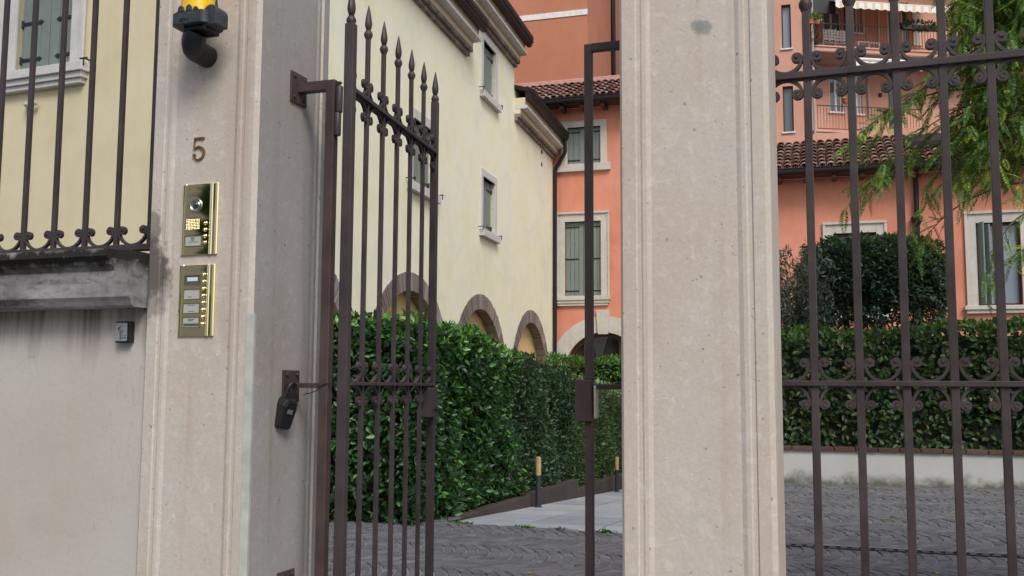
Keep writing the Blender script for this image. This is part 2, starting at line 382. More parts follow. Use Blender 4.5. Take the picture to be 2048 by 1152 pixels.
# ------------------------------------------------------------------ the street front: pillars, gates, low wall
FP = frame_at(498, 2.5, 19)
TL = FP.t(285); TR0 = FP.t(1242); TR1 = FP.t(1549)
def sweep(path_prof):  # the moulded edge of a sunk panel, mirrored by the caller
    return path_prof
def pillar(name, label, t0, t1, D, mat, back_groove=False):
    a, b, c = .036, .004, .0055      # fillet width, moulding step, sunk panel depth
    pr = [(t0,D),(t0,.006),(t0+.006,0),(t0+a,0),(t0+a+.003,.0030),(t0+a+.011,.0030),(t0+a+.015,.0012),(t0+a+.024,.0016),(t0+a+.034,c),
          (t1-a-.034,c),(t1-a-.024,.0016),(t1-a-.015,.0012),(t1-a-.011,.0030),(t1-a-.003,.0030),(t1-a,0),(t1-.011,0),(t1,.011)]
    if back_groove:
        pr += [(t1,D-.075),(t1-.006,D-.070),(t1-.006,D-.058),(t1-.002,D-.052),(t1-.002,D-.042),(t1-.006,D-.038),(t1-.006,D-.034),(t1,D-.030)]
    pr += [(t1,D)]
    root = thing(name, label, 'pillar', FP, (t0,0,0))
    sh_ = part('shaft', MB().prism(pr, .30, 2.78, 'z'), mat, root)
    if back_groove:                             # inner face: duller stone, gateway shade tinted in darker and cooler
        sh_.data.materials.append(m_stone('grey limestone with shade tint', None, (.62,.645,.70)))
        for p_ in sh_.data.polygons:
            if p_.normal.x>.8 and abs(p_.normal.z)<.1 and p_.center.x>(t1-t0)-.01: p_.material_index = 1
    pl = MB().prism([(t0-.03,D+.01),(t0-.03,-.03),(t1+.03,-.03),(t1+.03,D+.01)], 0, .298, 'z')
    part('plinth', pl, mat, root, bevel=.008)
    cp = MB()
    for z0,z1,o in ((2.782,2.83,.02),(2.83,2.87,.05),(2.87,2.95,.075)): cp.box(t0-o,t1+o,-o,D+o*.2,z0,z1)
    part('cap', cp, mat, root, bevel=.006)
    return root
dark = (.045,.042,.040)
st = FP.P(TL+.004,0,1.455); st2 = FP.P(TL+.01,0,1.56); st3 = FP.P(TL+.02,0,1.40)
M['stone_left'] = m_stone('limestone with black lichen', [(tuple(st),.062,dark,.78,.62),(tuple(st2),.035,(.10,.09,.085),.6,.62),(tuple(st3),.06,(.13,.11,.10),.5,.62)])
bl = FP.hit(1405,55); bp = FP.P(bl[0],.012,bl[1]); bp2 = FP.P(bl[0]-.012,.012,bl[1]+.006)
M['stone_right'] = m_stone('limestone with a grey blot', [(tuple(bp),.024,(.27,.28,.27),.85,1.15),(tuple(bp2),.018,(.27,.28,.27),.8,1.15)], (1.04,1.02,1.0))
DL, DR = .355, .225
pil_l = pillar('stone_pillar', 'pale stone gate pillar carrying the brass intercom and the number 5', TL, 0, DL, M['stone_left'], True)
pil_r = pillar('stone_pillar', 'bare pale stone gate pillar with a small grey blot near its top', TR0, TR1, DR, M['stone_right'])
# repaired strip of lighter mortar down the inner arris of the left pillar
part('repair_strip', MB().prism([(-.0114,-.0008),(-.0012,.0096),(.0016,.012),(.0016,.021),(.0006,.022),(-.001,.0121),(-.0128,.0004),(-.0126,-.0012)], .3, 1.33, 'z'),
     m_simple('pale grey green mortar', (.42,.435,.405), .85, var=.18, sc=18), pil_l)

# --- low wall and coping left of the pillar
WD = .012                                  # wall face just behind the pillar face
TW0 = TL-4.2
zb = FP.z(285,612,-.05); zt = FP.z(285,498,-.05)
lw = thing('garden_wall', 'low whitewashed wall with a blackened coping left of the gate', 'wall', FP, (TW0,WD,0))
part('masonry', MB().box(TW0,TL-.002,WD,WD+.26,0,zb+.002), M['wall_white'], lw)
h = zt-zb
def cop(o): return [(.27+WD,zb),(.27+WD,zb+h),(-.092+o,zb+h),(-.094+o,zb+h*.87),(-.088+o,zb+h*.84),(-.080+o,zb+h*.80),(-.078+o,zb+h*.74),
        (-.066+o,zb+h*.70),(-.058+o,zb+h*.64),(-.064+o,zb+h*.60),(-.064+o,zb+h*.17),(-.056+o,zb+h*.10),(-.05+o,zb+.004),(-.044+o,zb)]
TB = FP.t(252)
part('coping', MB().prism(cop(0), TW0, TB, 't'), M['coping'], lw)
part('coping_end_block', MB().prism([(.27+WD,zb),(.27+WD,zb+h-.003),(-.0635,zb+h-.003),(-.064,zb+h*.17),(-.056,zb+h*.10),(-.05,zb+.004),(-.044,zb)], TB+.0002, TL-.002, 't'), M['coping'], lw)

# --- wrought iron pieces, all in the local axes of a flat grille: x along, y across, z up
def scroll_path(a, b, r0, sgn=1):
    """half of a C scroll: from the rail out beside the bar and rolled inwards"""
    pts = []
    for i in range(11):
        w = i/10*math.pi/2; pts.append((a*math.sin(w), b*(1-math.cos(w))))
    cx = a-r0
    for i in range(1,27):
        w = i/26*2*math.pi*1.2; r = r0*(1-.62*(i/26)); pts.append((cx+r*math.cos(w), b+r*math.sin(w)))
    return pts
def scroll_mb(half, b, r0, depth, thick, flip=False, side=0):
    mb = MB(); hp = scroll_path(half, b, r0); s = -1 if flip else 1
    full = [(-x,z*s) for x,z in reversed(hp)]+[(x,z*s) for x,z in hp[1:]]
    if side: full = [(x*side,z*s) for x,z in hp]
    mb.ribbon(full, thick, -depth/2, depth/2)
    ends = [full[-1]] if side else [full[0], full[-1]]
    for ex,ez in ends:
        k = 1 if ex>0 else -1
        mb.lathe([(.0,-depth*.62),(r0*.40,-depth*.6),(r0*.52,-depth*.4),(r0*.52,depth*.4),(r0*.40,depth*.6),(0,depth*.62)], (ex-k*r0*.12,0,ez), 12, 'd')
    return mb
def spear_prof(k): return [(0,0)]
def finial_mb(k=1.0, ball=.0125):
    """ball, neck and leaf-shaped spear blade; z=0 at the ball's centre"""
    mb = MB(); n = 8
    mb.lathe([(ball*.72,-ball*.95),(ball*.75,-ball*.8),(ball,-ball*.25),(ball,ball*.25),(ball*.75,ball*.8),(ball*.5,ball*.98),(ball*.62,ball*1.15)], n=16)
    prof = [(.0060,ball*1.15),(.0092,ball*1.15+.005),(.0112,ball*1.15+.015),(.0108,ball*1.15+.024),(.0080,ball*1.15+.040),(.0046,ball*1.15+.058),(.0008,ball*1.15+.074)]
    mb.lathe([(r*k,z*k if False else ball*1.15+(z-ball*1.15)*k) for r,z in prof], n=10, sy=.92)
    return mb

def local_part(name, mb, mat, root, at, parent=None, bevel=0, smooth=False):
    """a part modelled round its own origin and put at `at` (frame coordinates of its thing)"""
    o = bpy.data.objects.new(name, mesh_from(name, mb, (0,0,0), mat, smooth)); COL.objects.link(o)
    o.parent = parent or root; off = ROOT[root.name]
    if parent is None: o.location = tuple(at[i]-off[i] for i in range(3))
    else: o.location = at
    finish(o, bevel); return o

# --- pedestrian gate leaf, opened inwards
PD = .195                                   # the jamb posts stand in this plane
tpl = FP.t(651, 773, PD); tpr = FP.t(1179, 773, PD)
gdir_px = 1486
r = ray(gdir_px, 776); gyaw = 90-math.degrees(math.atan2(r.y, r.x)) - 90
gp = FP.P(tpl+.045, PD+.012, 0)
gang = math.degrees(math.atan2(r.y, r.x))   # direction of the leaf in plan
FG = Frame(gp.x, gp.y, -gang)
# hinge stile centre on the ray through px 687, free stile on px 862
g0 = FG.t(687); g1 = FG.t(863)
GL = g1-g0
zr_up = FG.z(717,192); zr_lo = 1.155
zs = FG.z(730,6)
gate = thing('pedestrian_gate', 'narrow iron gate leaf with spear tops standing open beside the left pillar', 'gate', FG, (g0,0,0))
ir = M['iron']
sw = .0105
zs_top = zs-.098
part('stile', MB().box(g0-.0135,g0+.0135,-.0135,.0135,.05,zs_top), ir, gate, bevel=.002)
part('stile', MB().box(g1-.0120,g1+.0120,-.0120,.0120,.05,zs_top), ir, gate, bevel=.002)
for gx in (g0,g1): local_part('finial', finial_mb(1.12,.0135), ir, gate, (gx,0,zs_top+.010), smooth=True)
part('rail', MB().box(g0+.0136,g1-.0121,-.016,.016,zr_up-.006,zr_up+.006), ir, gate, bevel=.0015)
part('rail', MB().box(g0+.0136,g1-.0121,-.016,.016,zr_lo-.005,zr_lo+.005), ir, gate, bevel=.0015)
part('rail', MB().box(g0+.0136,g1-.0121,-.016,.016,.09,.115), ir, gate, bevel=.0015)
sp = GL/6
bar_mb = MB().box(-.0062,.0062,-.0062,.0062,.10,zs-.088)
bar0 = local_part('bar', bar_mb, ir, gate, (g0+sp,0,0), bevel=.0012)
fin0 = local_part('finial', finial_mb(), ir, gate, (0,0,zs-.083), parent=bar0, smooth=True)
for k in range(1,5): dup(bar0, (sp*k,0,0))
half = sp/2-.009
for zz,fl in ((zr_up+.006,False),(zr_up-.006,True),(zr_lo+.005,False),(zr_lo-.005,True)):
    s0 = local_part('scroll', scroll_mb(half, .041, .0138, .0105, .0055, fl), ir, gate, (g0+sp/2,0,zz), smooth=True)
    for k in range(1,6): dup(s0, (sp*k,0,0))
lk = part('lock_case', MB().box(g1-.085,g1+.0125,-.019,.019,zr_lo-.108,zr_lo-.010), ir, gate, bevel=.002)
part('lock_cylinder', MB().lathe([(.008,-.0295),(.0085,-.028),(.0085,-.018)], (g1-.012,0,zr_lo-.082), 12, 'd'), M['black_iron'], gate, lk)

# --- jamb posts
def jamb(name, label, tp, side, wpost, z_arm, mat):
    root = thing(name, label, 'gate post', FP, (tp,PD,0))
    w = wpost/2; tface = 0.0 if side<0 else TR0
    part('post', MB().box(tp-w,tp+w,PD-w,PD+w,0,z_arm+w), mat, root, bevel=.0025)
    a0,a1 = (tface+.0005,tp-w) if side<0 else (tp+w,tface-.0005)
    pl = (tface+.0005,tface+.006) if side<0 else (tface-.006,tface-.0005)
    for z,hh in ((z_arm,w),(1.15,.0065),(.625,w)):
        arm = part('bracket_arm', MB().box(min(a0,a1),max(a0,a1),PD-hh,PD+hh,z-hh,z+hh), mat, root, bevel=.0015)
        p = MB().box(*pl,PD-.045,PD+.035,z-.045,z+.04)
        for sx in (-.03,.022):
            for sz in (-.03,.028): p.lathe([(.006,-.004 if side<0 else -.009),(.006,.010 if side<0 else .004)], (tface,PD+sx,z+sz), 6, 't')
        part('wall_plate', p, mat, root, arm, bevel=.001)
    return root
z_arm = FP.z(655,172,PD)
jl = jamb('gate_post', 'slim brown hinge post bracketed to the inner side of the left pillar', tpl, -1, .027, z_arm, M['iron_post'])
jr = jamb('gate_post', 'slim brown lock post bracketed to the bare right pillar', tpr, 1, .0195, FP.z(1180,97,PD), M['iron_post'])
# hinge barrels on the left post
hx, hd = tpl+.0225, PD-.004
for (za,zb2,dx) in ((FP.z(676,226,PD),FP.z(676,174,PD),.002),(FP.z(676,272,PD),FP.z(676,227,PD),-.002)):
    b = MB().lathe([(.0085,za),(.0095,za+.002),(.0095,zb2-.002),(.0085,zb2)], (hx+dx,hd,0), 14)
    if dx>0: b.lathe([(.003,zb2),(.003,zb2+.006),(.0065,zb2+.008),(.0065,zb2+.011),(.004,zb2+.013)], (hx+dx,hd,0), 12)
    else: b.lathe([(.0015,za-.012),(.0015,za)], (hx+dx,hd,0), 6)
    part('hinge', b, M['iron'], jl, smooth=True)
for (za,zb2) in ((.28,.33),(.225,.278)):
    part('hinge', MB().lathe([(.0085,za),(.0095,za+.002),(.0095,zb2-.002),(.0085,zb2)], (hx,hd,0), 14), M['iron'], jl, smooth=True)
zk0, zk1 = FP.z(1170,842,PD), FP.z(1170,759,PD)
tk0 = FP.t(1150,800,PD-.02)
bx = part('lock_keep', MB().box(tk0,tpr+.010,PD-.022,PD+.012,zk0,zk1), M['iron_post'], jr, bevel=.002)
part('keep_liner', MB().box(tpr+.0125,tpr+.0185,PD-.012,PD+.020,zk0+.006,zk1-.014), M['cream_paint'], jr, bx, bevel=.004)
part('collar', MB().box(tpr-.013,tpr+.013,PD-.013,PD+.013,zk1+.0005,zk1+.006), M['iron_post'], jr, bevel=.001)

# --- key safe hanging from the lower bracket and a loose wire
kt,kd,kz = .028, PD-.034, 1.152
ks = thing('key_safe', 'black key safe with dial window hanging from the lower bracket of the hinge post', 'key safe', FP, (kt,kd,kz))
rot = Matrix.Rotation(R(17), 3, 'Y') @ Matrix.Rotation(R(-7), 3, 'X') @ Matrix.Rotation(R(76), 3, 'Z') @ Matrix.Scale(.77, 3)
def krot(v): q = rot @ Vector(v); return (kt+q.x, kd+q.y, kz+q.z)
def kbox(mb, x0,x1,y0,y1,z0,z1):
    b = MB().box(x0,x1,y0,y1,z0,z1); return mb.add([krot(v) for v in b.v], b.f)
bprof = [(-.030,-.152),(.030,-.152),(.033,-.146),(.033,-.075),(.026,-.055),(.016,-.050),(-.016,-.050),(-.026,-.055),(-.033,-.075),(-.033,-.146)]
b = MB().prism(bprof, -.026, .026, 'd'); bb = MB().add([krot(v) for v in b.v], b.f)
body = part('case', bb, M['black_plastic'], ks, bevel=.004)
b = MB().prism([(x*.86,-.148+(z+.152)*.90) for x,z in bprof], -.0305, -.0258, 'd')
fr_ = part('front_cover', MB().add([krot(v) for v in b.v], b.f), M['black_plastic'], ks, bevel=.002)
part('dial_window', kbox(MB(), -.014,.010,-.0325,-.0302,-.098,-.083), m_simple('grey dial', (.16,.17,.18), .3), ks, fr_)
sh = [(-.017,0,-.052)]+[(-.017*math.cos(w),0,-.018+.022*math.sin(w)) for w in [math.pi*i/10 for i in range(11)]]+[(.017,0,-.052)]
part('shackle', MB().tube([krot(v) for v in sh], .0048, 10), M['black_plastic'], ks, smooth=True)
wr = [(.052,PD-.020,1.126),(.072,PD-.018,1.130),(.092,PD-.017,1.138),(tpl-.010,PD-.0165,1.148),(tpl+.004,PD-.017,1.153),(tpl+.018,PD-.012,1.156),(tpl+.024,PD+.002,1.152),(tpl+.028,PD+.006,1.142)]
solo('wire', 'thin loose wire looped behind the hinge post next to the key safe', 'wire', FP, (.05,PD,1.12), MB().tube(wr, .0014, 6), M['black_plastic'], smooth=True)

# --- fence panels each side
def fence(name, label, fr, t0, bars, d, zlo, zhi_list, ztop, tend, barw, scr, zb0, finial=True, posts=()):
    root = thing(name, label, 'railing', fr, (t0,d,0))
    tl, th = min(t0,tend), max(t0,tend)
    for z,hh,dd in zhi_list: part('rail', MB().box(tl,th,d-dd,d+dd,z-hh,z+hh), ir, root, bevel=.0015)
    w = barw/2
    b0 = local_part('bar', MB().box(-w,w,-w,w,zb0,ztop), ir, root, (bars[0],d,0), bevel=.0015)
    if finial: local_part('finial', finial_mb(1.25,.0165), ir, root, (0,0,ztop+.012), parent=b0, smooth=True)
    for t in bars[1:]: dup(b0, (t-bars[0],0,0))
    for z,fl,k,bb,r0 in scr:
        s = abs(bars[1]-bars[0]); half = s/2-w-.003
        s0 = local_part('scroll', scroll_mb(half, bb, r0, barw*.85, .0075*k, fl), ir, root, ((bars[0]+bars[1])/2,d,z), smooth=True)
        for i in range(1,len(bars)-1): dup(s0, ((bars[i]+bars[i+1])/2-(bars[0]+bars[1])/2,0,0))
    return root
FB = frame_at(1590, 2.42, 20)                   # right hand railing, hung behind the pillar
bt = [FB.t(px,700) for px in (1628,1716,1811,1908,2006)]
step = (bt[-1]-bt[0])/4; bars = [bt[0]+step*i for i in range(-2,10)]
zu = FB.z(1700,143); zl = FB.z(1700,767)
fr_right = fence('iron_railing', 'brown iron railing with scrolls and tall square bars beyond the bare pillar', FB, bars[0]-.1, bars, 0, zl,
      [(zu,.0085,.017),(zl,.0065,.016),(.12,.008,.016)], FB.z(1613,10)-.012, bars[-1]+.1, .0185,
      [(zu+.0085,False,1.0,.037,.0118),(zu-.0085,True,1.0,.037,.0118),(zl+.0065,False,.85,.042,.0108),(zl-.0065,True,.85,.042,.0108)], .08)
LD = .08
bt = [FP.t(px,480,LD) for px in (233,170,109,47)]
step = (bt[0]-bt[-1])/3; bars = [bt[0]+step*i for i in (1.02,0,-1,-2,-3,-4,-5,-6)]
zf = FP.z(285,495,LD)
fr_left = fence('iron_railing', 'brown iron railing standing on the blackened coping left of the gate', FP, bars[-1]-.1, bars, LD, zf,
      [(zf,.0085,.016),(2.35,.008,.016)], 2.5, bars[0]+.012, .0130,
      [(zf+.0085,False,.85,.040,.0115)], zf)

# --- intercom: two brass plates
def plate(name, label, tl, tr, z0, z1):
    root = thing(name, label, 'intercom', FP, (tl,.012,z0)); w = tr-tl; f = .012
    q = lambda k,d: (tl+w*k, f-d)
    pr = [q(0,-.002),q(0,.006),q(.015,.010),q(.05,.0115),q(.075,.0105),q(.10,.0130),q(.125,.0130),q(.145,.0112),q(.775,.0112),q(.795,.0135),q(.835,.0140),q(.855,.0112),
          q(.90,.0100),q(.935,.0125),q(.965,.0130),q(.99,.010),q(1,.006),q(1,-.002)]
    pl = part('plate', MB().prism(pr, z0+.003, z1, 'z'), M['brass'], root, bevel=.0006)
    part('back_box', MB().box(tl+.003,tr-.003,f-.004,f+.006,z0,z0+.0028), M['bronze_dark'], root)
    return root, q, w, f
tl0, zt0 = FP.hit(363,370,-.002); tr0, _ = FP.hit(437,366,-.002); zb0_ = FP.z(358,513,-.002)
it, q, w, f = plate('intercom_panel', 'upper brass intercom plate with camera lens and speaker holes below the number 5', tl0, tr0, zb0_, zt0)
H = zt0-zb0_; face = f-.0112
def tq(k): return tl0+w*k
cl = part('camera_bezel', MB().lathe([(.0,-.0135),(.0095,-.0135),(.0115,-.0118),(.0150,-.0128),(.0165,-.0145),(.0178,-.0135),(.0182,-.0095)], (tq(.41),f+.0,zb0_+H*.705), 28, 'd'), M['silver_ring'], it, smooth=True)
part('lens', MB().lathe([(.0,-.0190),(.0035,-.0185),(.0065,-.0165),(.0080,-.0138),(.0082,-.0120)], (tq(.41),f,zb0_+H*.705), 24, 'd'), M['lens_glass'], it, cl, smooth=True)
gm = MB()
for i in range(9):
    for j in range(7): gm.lathe([(.0,-.0022),(.0011,-.0018),(.0014,0)], (tq(.165)+i*w*.041,face,zb0_+H*.375+j*H*.0215), 6, 'd')
part('speaker_grille', gm, M['grille'], it, smooth=True)
def name_card(root, t0,t1,z0,z1, card, lines, print_mat='ink'):
    fr = MB()
    for a in ((t0-.0022,t1+.0022,z0-.003,z0-.0008),(t0-.0022,t1+.0022,z1+.0002,z1+.0016),(t0-.0022,t0-.0004,z0-.0007,z1+.0001),(t1+.0004,t1+.0022,z0-.0007,z1+.0001)):
        fr.box(a[0],a[1],face-.0024,face+.001,a[2],a[3])
    fo = part('card_frame', fr, M['brass_bright'], root)
    part('name_card', MB().box(t0,t1,face-.0010,face+.001,z0,z1), M[card], root, fo)
    pm = MB()
    for (a,b_,zz,hh) in lines: pm.box(t0+(t1-t0)*a,t0+(t1-t0)*b_,face-.0014,face-.0011,z0+(z1-z0)*zz,z0+(z1-z0)*(zz+hh))
    if lines: part('print', pm, M[print_mat], root, fo)
name_card(it, tq(.155),tq(.575),zb0_+H*.145,zb0_+H*.275,'card',[(.34,.58,.74,.12),(.36,.56,.54,.10),(.2,.8,.36,.05)])
def button(root, t, z, r_=.0052):
    bo = part('button', MB().lathe([(.0,-.0068),(r_*.45,-.0062),(r_*.8,-.0042),(r_,-.0015),(r_*1.12,.001)], (t,face,z), 14, 'd'), M['brass_bright'], root, smooth=True)
for k in range(4): button(it, tq(.672), zb0_+H*(.445-.089*k))
tl0, zt0 = FP.hit(357,531,-.002); tr0, _ = FP.hit(430,527,-.002); zb0_ = FP.z(354,675,-.002)
it2, q, w, f = plate('intercom_panel', 'lower brass intercom plate with a column of eight call buttons', tl0, tr0, zb0_, zt0)
H = zt0-zb0_
for k,(cd,ln,pm) in enumerate((('card_dark',[(.16,.84,.40,.42)],'card_white'),('card',[(.2,.5,.18,.05)],'ink'),('card',[(.25,.7,.8,.06),(.3,.7,.12,.05)],'ink'),('card',[(.3,.7,.76,.07),(.3,.6,.62,.06),(.02,.98,.06,.30)],'ink'))):
    zc = zb0_+H*(.79-.193*k); name_card(it2, tq(.18),tq(.60),zc-H*.065,zc+H*.062, cd, ln, pm)
for k in range(8): button(it2, tq(.695), zb0_+H*(.86-.097*k))

# --- house number 5
c5t, c5z = FP.hit(402,298,.012)
sc5 = .001*78/50*1.06
zz5 = lambda x,y: (c5t+x*sc5*.5, c5z+y*sc5*.5)
P5 = [zz5(19,33),zz5(2,33.5),zz5(-15,33),zz5(-16.5,20),zz5(-18,3)]
top = MB().ribbon([zz5(20,31.5),zz5(8,32.5),zz5(-15,32.5)], .0048, .0005, .007, [.0060,.0046,.0040])
top.ribbon([zz5(-15,35),zz5(-16,18),zz5(-18,0)], .004, .0005, .0069, [.0036,.0033,.0030])
bowl = [zz5(-18,1)]+[zz5(-1+21*math.cos(w)*(1 if math.cos(w)>0 else .85),-16+20.5*math.sin(w)) for w in [R(140-i*11) for i in range(28)]]
bw = [.0026]+[.0026+.0038*math.sin(math.pi*min(1,i/22)) for i in range(28)]
top.ribbon(bowl, .004, .0004, .0071, bw)
top.lathe([(.0,.0003),(.0046,.0005),(.0052,.003),(.0052,.0072)], (bowl[-1][0]+.0008,0,bowl[-1][1]+.0015), 14, 'd')
n5 = thing('house_number', 'bronze numeral 5 screwed above the brass intercom', 'house number', FP, (c5t,.012,c5z))
part('numeral', top, M['bronze'], n5, bevel=.0008)
back = MB().add([(v[0]+.0016,v[1]+.0055,v[2]-.0012) for v in top.v], top.f)
part('backing', back, M['bronze_dark'], n5)
part('screw', MB().lathe([(.0,-.0006),(.0018,-.0004),(.0018,.001)], (*zz5(-6,32.5)[:1],.0002,zz5(-6,32.5)[1]), 10, 'd'), M['steel'], n5)

# --- amber warning beacon
bt0, bz0 = FP.hit(394,55,-.085); bd = -.075
be = thing('warning_beacon', 'yellow flashing beacon with black base bracketed on the pillar above the number', 'beacon', FP, (bt0,bd,bz0))
def rrect(cx,cy,hx,hy,r_,n=6):
    o=[]
    for (sx,sy,a0) in ((1,1,0),(-1,1,90),(-1,-1,180),(1,-1,270)):
        for i in range(n+1):
            a=R(a0+90*i/n); o.append((cx+sx*(hx-r_)+r_*math.cos(a), cy+sy*(hy-r_)+r_*math.sin(a)))
    return o
bs = MB().prism(rrect(bt0-.004,bd,.055,.045,.022), bz0, bz0+.031, 'z')
bs.prism(rrect(bt0-.004,bd,.050,.043,.020), bz0+.0311, bz0+.034, 'z')
for (x0,wd,hh) in ((-.034,.018,.016),(-.010,.018,.017),(.012,.014,.010)):
    pts = [(bt0+x0+wd/2+wd*.5*math.cos(a)*(1 if abs(math.cos(a))>.3 else 1),bz0+.0315+hh*math.sin(a)**.7) for a in [math.pi*i/10 for i in range(11)]]
    bs.prism(pts, bd-.046, bd-.040, 'd')
base = part('base', bs, M['dark_plastic'], be, bevel=.002)
lobe = MB().prism([(bt0+.052+.020*math.cos(a)*1.0,bz0+.028+.020*math.sin(a)) for a in [math.pi*i/12 for i in range(13)]]+[(bt0+.032,bz0-.004),(bt0+.072,bz0-.004)], bd-.030, bd+.020, 'd')
part('side_lobe', lobe, M['dark_plastic'], be, bevel=.002)
part('aerial', MB().tube([(bt0+.056,bd-.01,bz0+.045),(bt0+.056,bd-.01,bz0+.075),(bt0+.054,bd-.01,bz0+.16)], [.0045,.0015,.0012], 8), M['black_plastic'], be)
part('lamp_lens', MB().lathe([(.046,.0325),(.0455,.036),(.0425,.09),(.039,.125),(.030,.143),(.015,.152),(.0,.154)], (bt0-.006,bd,bz0), 32, sy=.92), M['amber'], be, smooth=True)
under = MB().prism(rrect(bt0+.004,bd+.004,.036,.034,.012), bz0-.012, bz0-.0002, 'z')
part('base_tray', under, M['black_plastic'], be, bevel=.002)
et, ez = FP.hit(411,90,.0)
elb = [(bt0-.010+(et-bt0+.010)*k/12, bd+.032*(1-math.cos(R(90*k/12))), bz0-.010-.032*math.sin(R(90*k/12))) for k in range(13)]
elb += [(et+.002,bd+.052,bz0-.0435),(et+.006,.0116,bz0-.046)]
part('elbow_bracket', MB().tube(elb, [.029+.0015*math.sin(math.pi*k/14) for k in range(15)], 18), M['black_plastic'], be, smooth=True)
raised = MB()
tcurve = bpy.data.curves.new('raised_lettering','FONT'); tcurve.body = 'BENI'; tcurve.size = .013; tcurve.extrude = .0006; tcurve.align_x = 'CENTER'
to = bpy.data.objects.new('raised_lettering', tcurve); COL.objects.link(to); bpy.context.view_layer.update()
tme = bpy.data.meshes.new_from_object(to); bpy.data.objects.remove(to)
to = bpy.data.objects.new('raised_lettering', tme); COL.objects.link(to); to.parent = be
tme.materials.clear(); tme.materials.append(M['black_plastic']); to.rotation_euler = (math.pi/2,0,0); to.location = (-.014,-.0454,.006)

# --- key switch on the low wall
st_, sz_ = FP.hit(244,664,WD-.02)
ksw = thing('key_switch', 'small grey key switch box with black rim on the whitewashed wall under the coping', 'key switch', FP, (st_,WD,sz_))
part('housing', MB().prism(rrect(st_+.001,sz_,.0235,.0285,.005), WD-.020, WD+.0, 'd'), M['black_plastic'], ksw, bevel=.002)
fp = part('face_plate', MB().prism(rrect(st_-.0015,sz_,.0185,.0240,.002), WD-.0225, WD-.0198, 'd'), M['grey_plate'], ksw, bevel=.0006)
part('lock_cylinder', MB().lathe([(.0,-.003),(.0058,-.003),(.0062,-.001),(.0062,.001)], (st_+.0005,WD-.0228,sz_+.004), 16, 'd').box(st_-.0030,st_+.0042,WD-.0252,WD-.0226,sz_-.017,sz_+.001), M['steel'], ksw, fp, bevel=.0008)
mk = MB().prism([(st_-.0105,sz_+.0055),(st_-.0115,sz_+.010),(st_-.0012,sz_+.0155),(st_-.0005,sz_+.0135),(st_-.0075,sz_+.0085),(st_-.0095,sz_+.003)], WD-.0229, WD-.0226, 'd')
mk.prism([(st_+.0062,sz_-.0082),(st_+.0145,sz_-.0082),(st_+.0145,sz_-.0125),(st_+.0125,sz_-.0095)], WD-.0229, WD-.0226, 'd')
mk.prism([(st_+.0062,sz_-.0165),(st_+.0062,sz_-.0150),(st_+.0095,sz_-.0142),(st_+.0145,sz_-.0142),(st_+.0138,sz_-.0165)], WD-.0229, WD-.0226, 'd')
part('emblem', mk, M['navy'], ksw, fp)
# ------------------------------------------------------------------ walls with openings
def wall(mb, t0, t1, z0, z1, ops, depth, d=0):
    """face of a wall at depth d; ops are openings: dict(a,b,lo,hi) with hi a number or a function of t"""
    cuts = {t0,t1}
    for o in ops:
        cuts |= {o['a'],o['b']}
        if callable(o['hi']): cuts |= {o['a']+(o['b']-o['a'])*(.5-.5*math.cos(math.pi*i/20)) for i in range(21)}
    cuts = sorted(c for c in cuts if t0-1e-6<=c<=t1+1e-6)
    top = lambda o,t: o['hi'](t) if callable(o['hi']) else o['hi']
    for a,b in zip(cuts,cuts[1:]):
        if b-a<1e-6: continue
        m = (a+b)/2; act = sorted((o for o in ops if o['a']<m<o['b']), key=lambda o:o['lo'])
        ca = cb = z0
        for o in act:
            if o['lo']>max(ca,cb)+1e-6:
                mb.quad((a,d,ca),(b,d,cb),(b,d,o['lo']),(a,d,o['lo']))
                mb.quad((a,d,o['lo']),(b,d,o['lo']),(b,d+depth,o['lo']),(a,d+depth,o['lo']))
            ca,cb = top(o,a),top(o,b)
            mb.quad((a,d,ca),(a,d+depth,ca),(b,d+depth,cb),(b,d,cb))
        mb.quad((a,d,ca),(b,d,cb),(b,d,z1),(a,d,z1))
    for o in ops:
        for t in (o['a'],o['b']):
            h = o['hi'](t) if callable(o['hi']) else o['hi']
            if h>o['lo']+1e-4: mb.quad((t,d,o['lo']),(t,d+depth,o['lo']),(t,d+depth,h),(t,d,h))
    return mb
def op_px(fr, x0, x1, y0, y1, d=0):
    xm = (x0+x1)/2
    return dict(a=fr.t(x0,(y0+y1)/2,d), b=fr.t(x1,(y0+y1)/2,d), lo=fr.z(xm,y1,d), hi=fr.z(xm,y0,d))

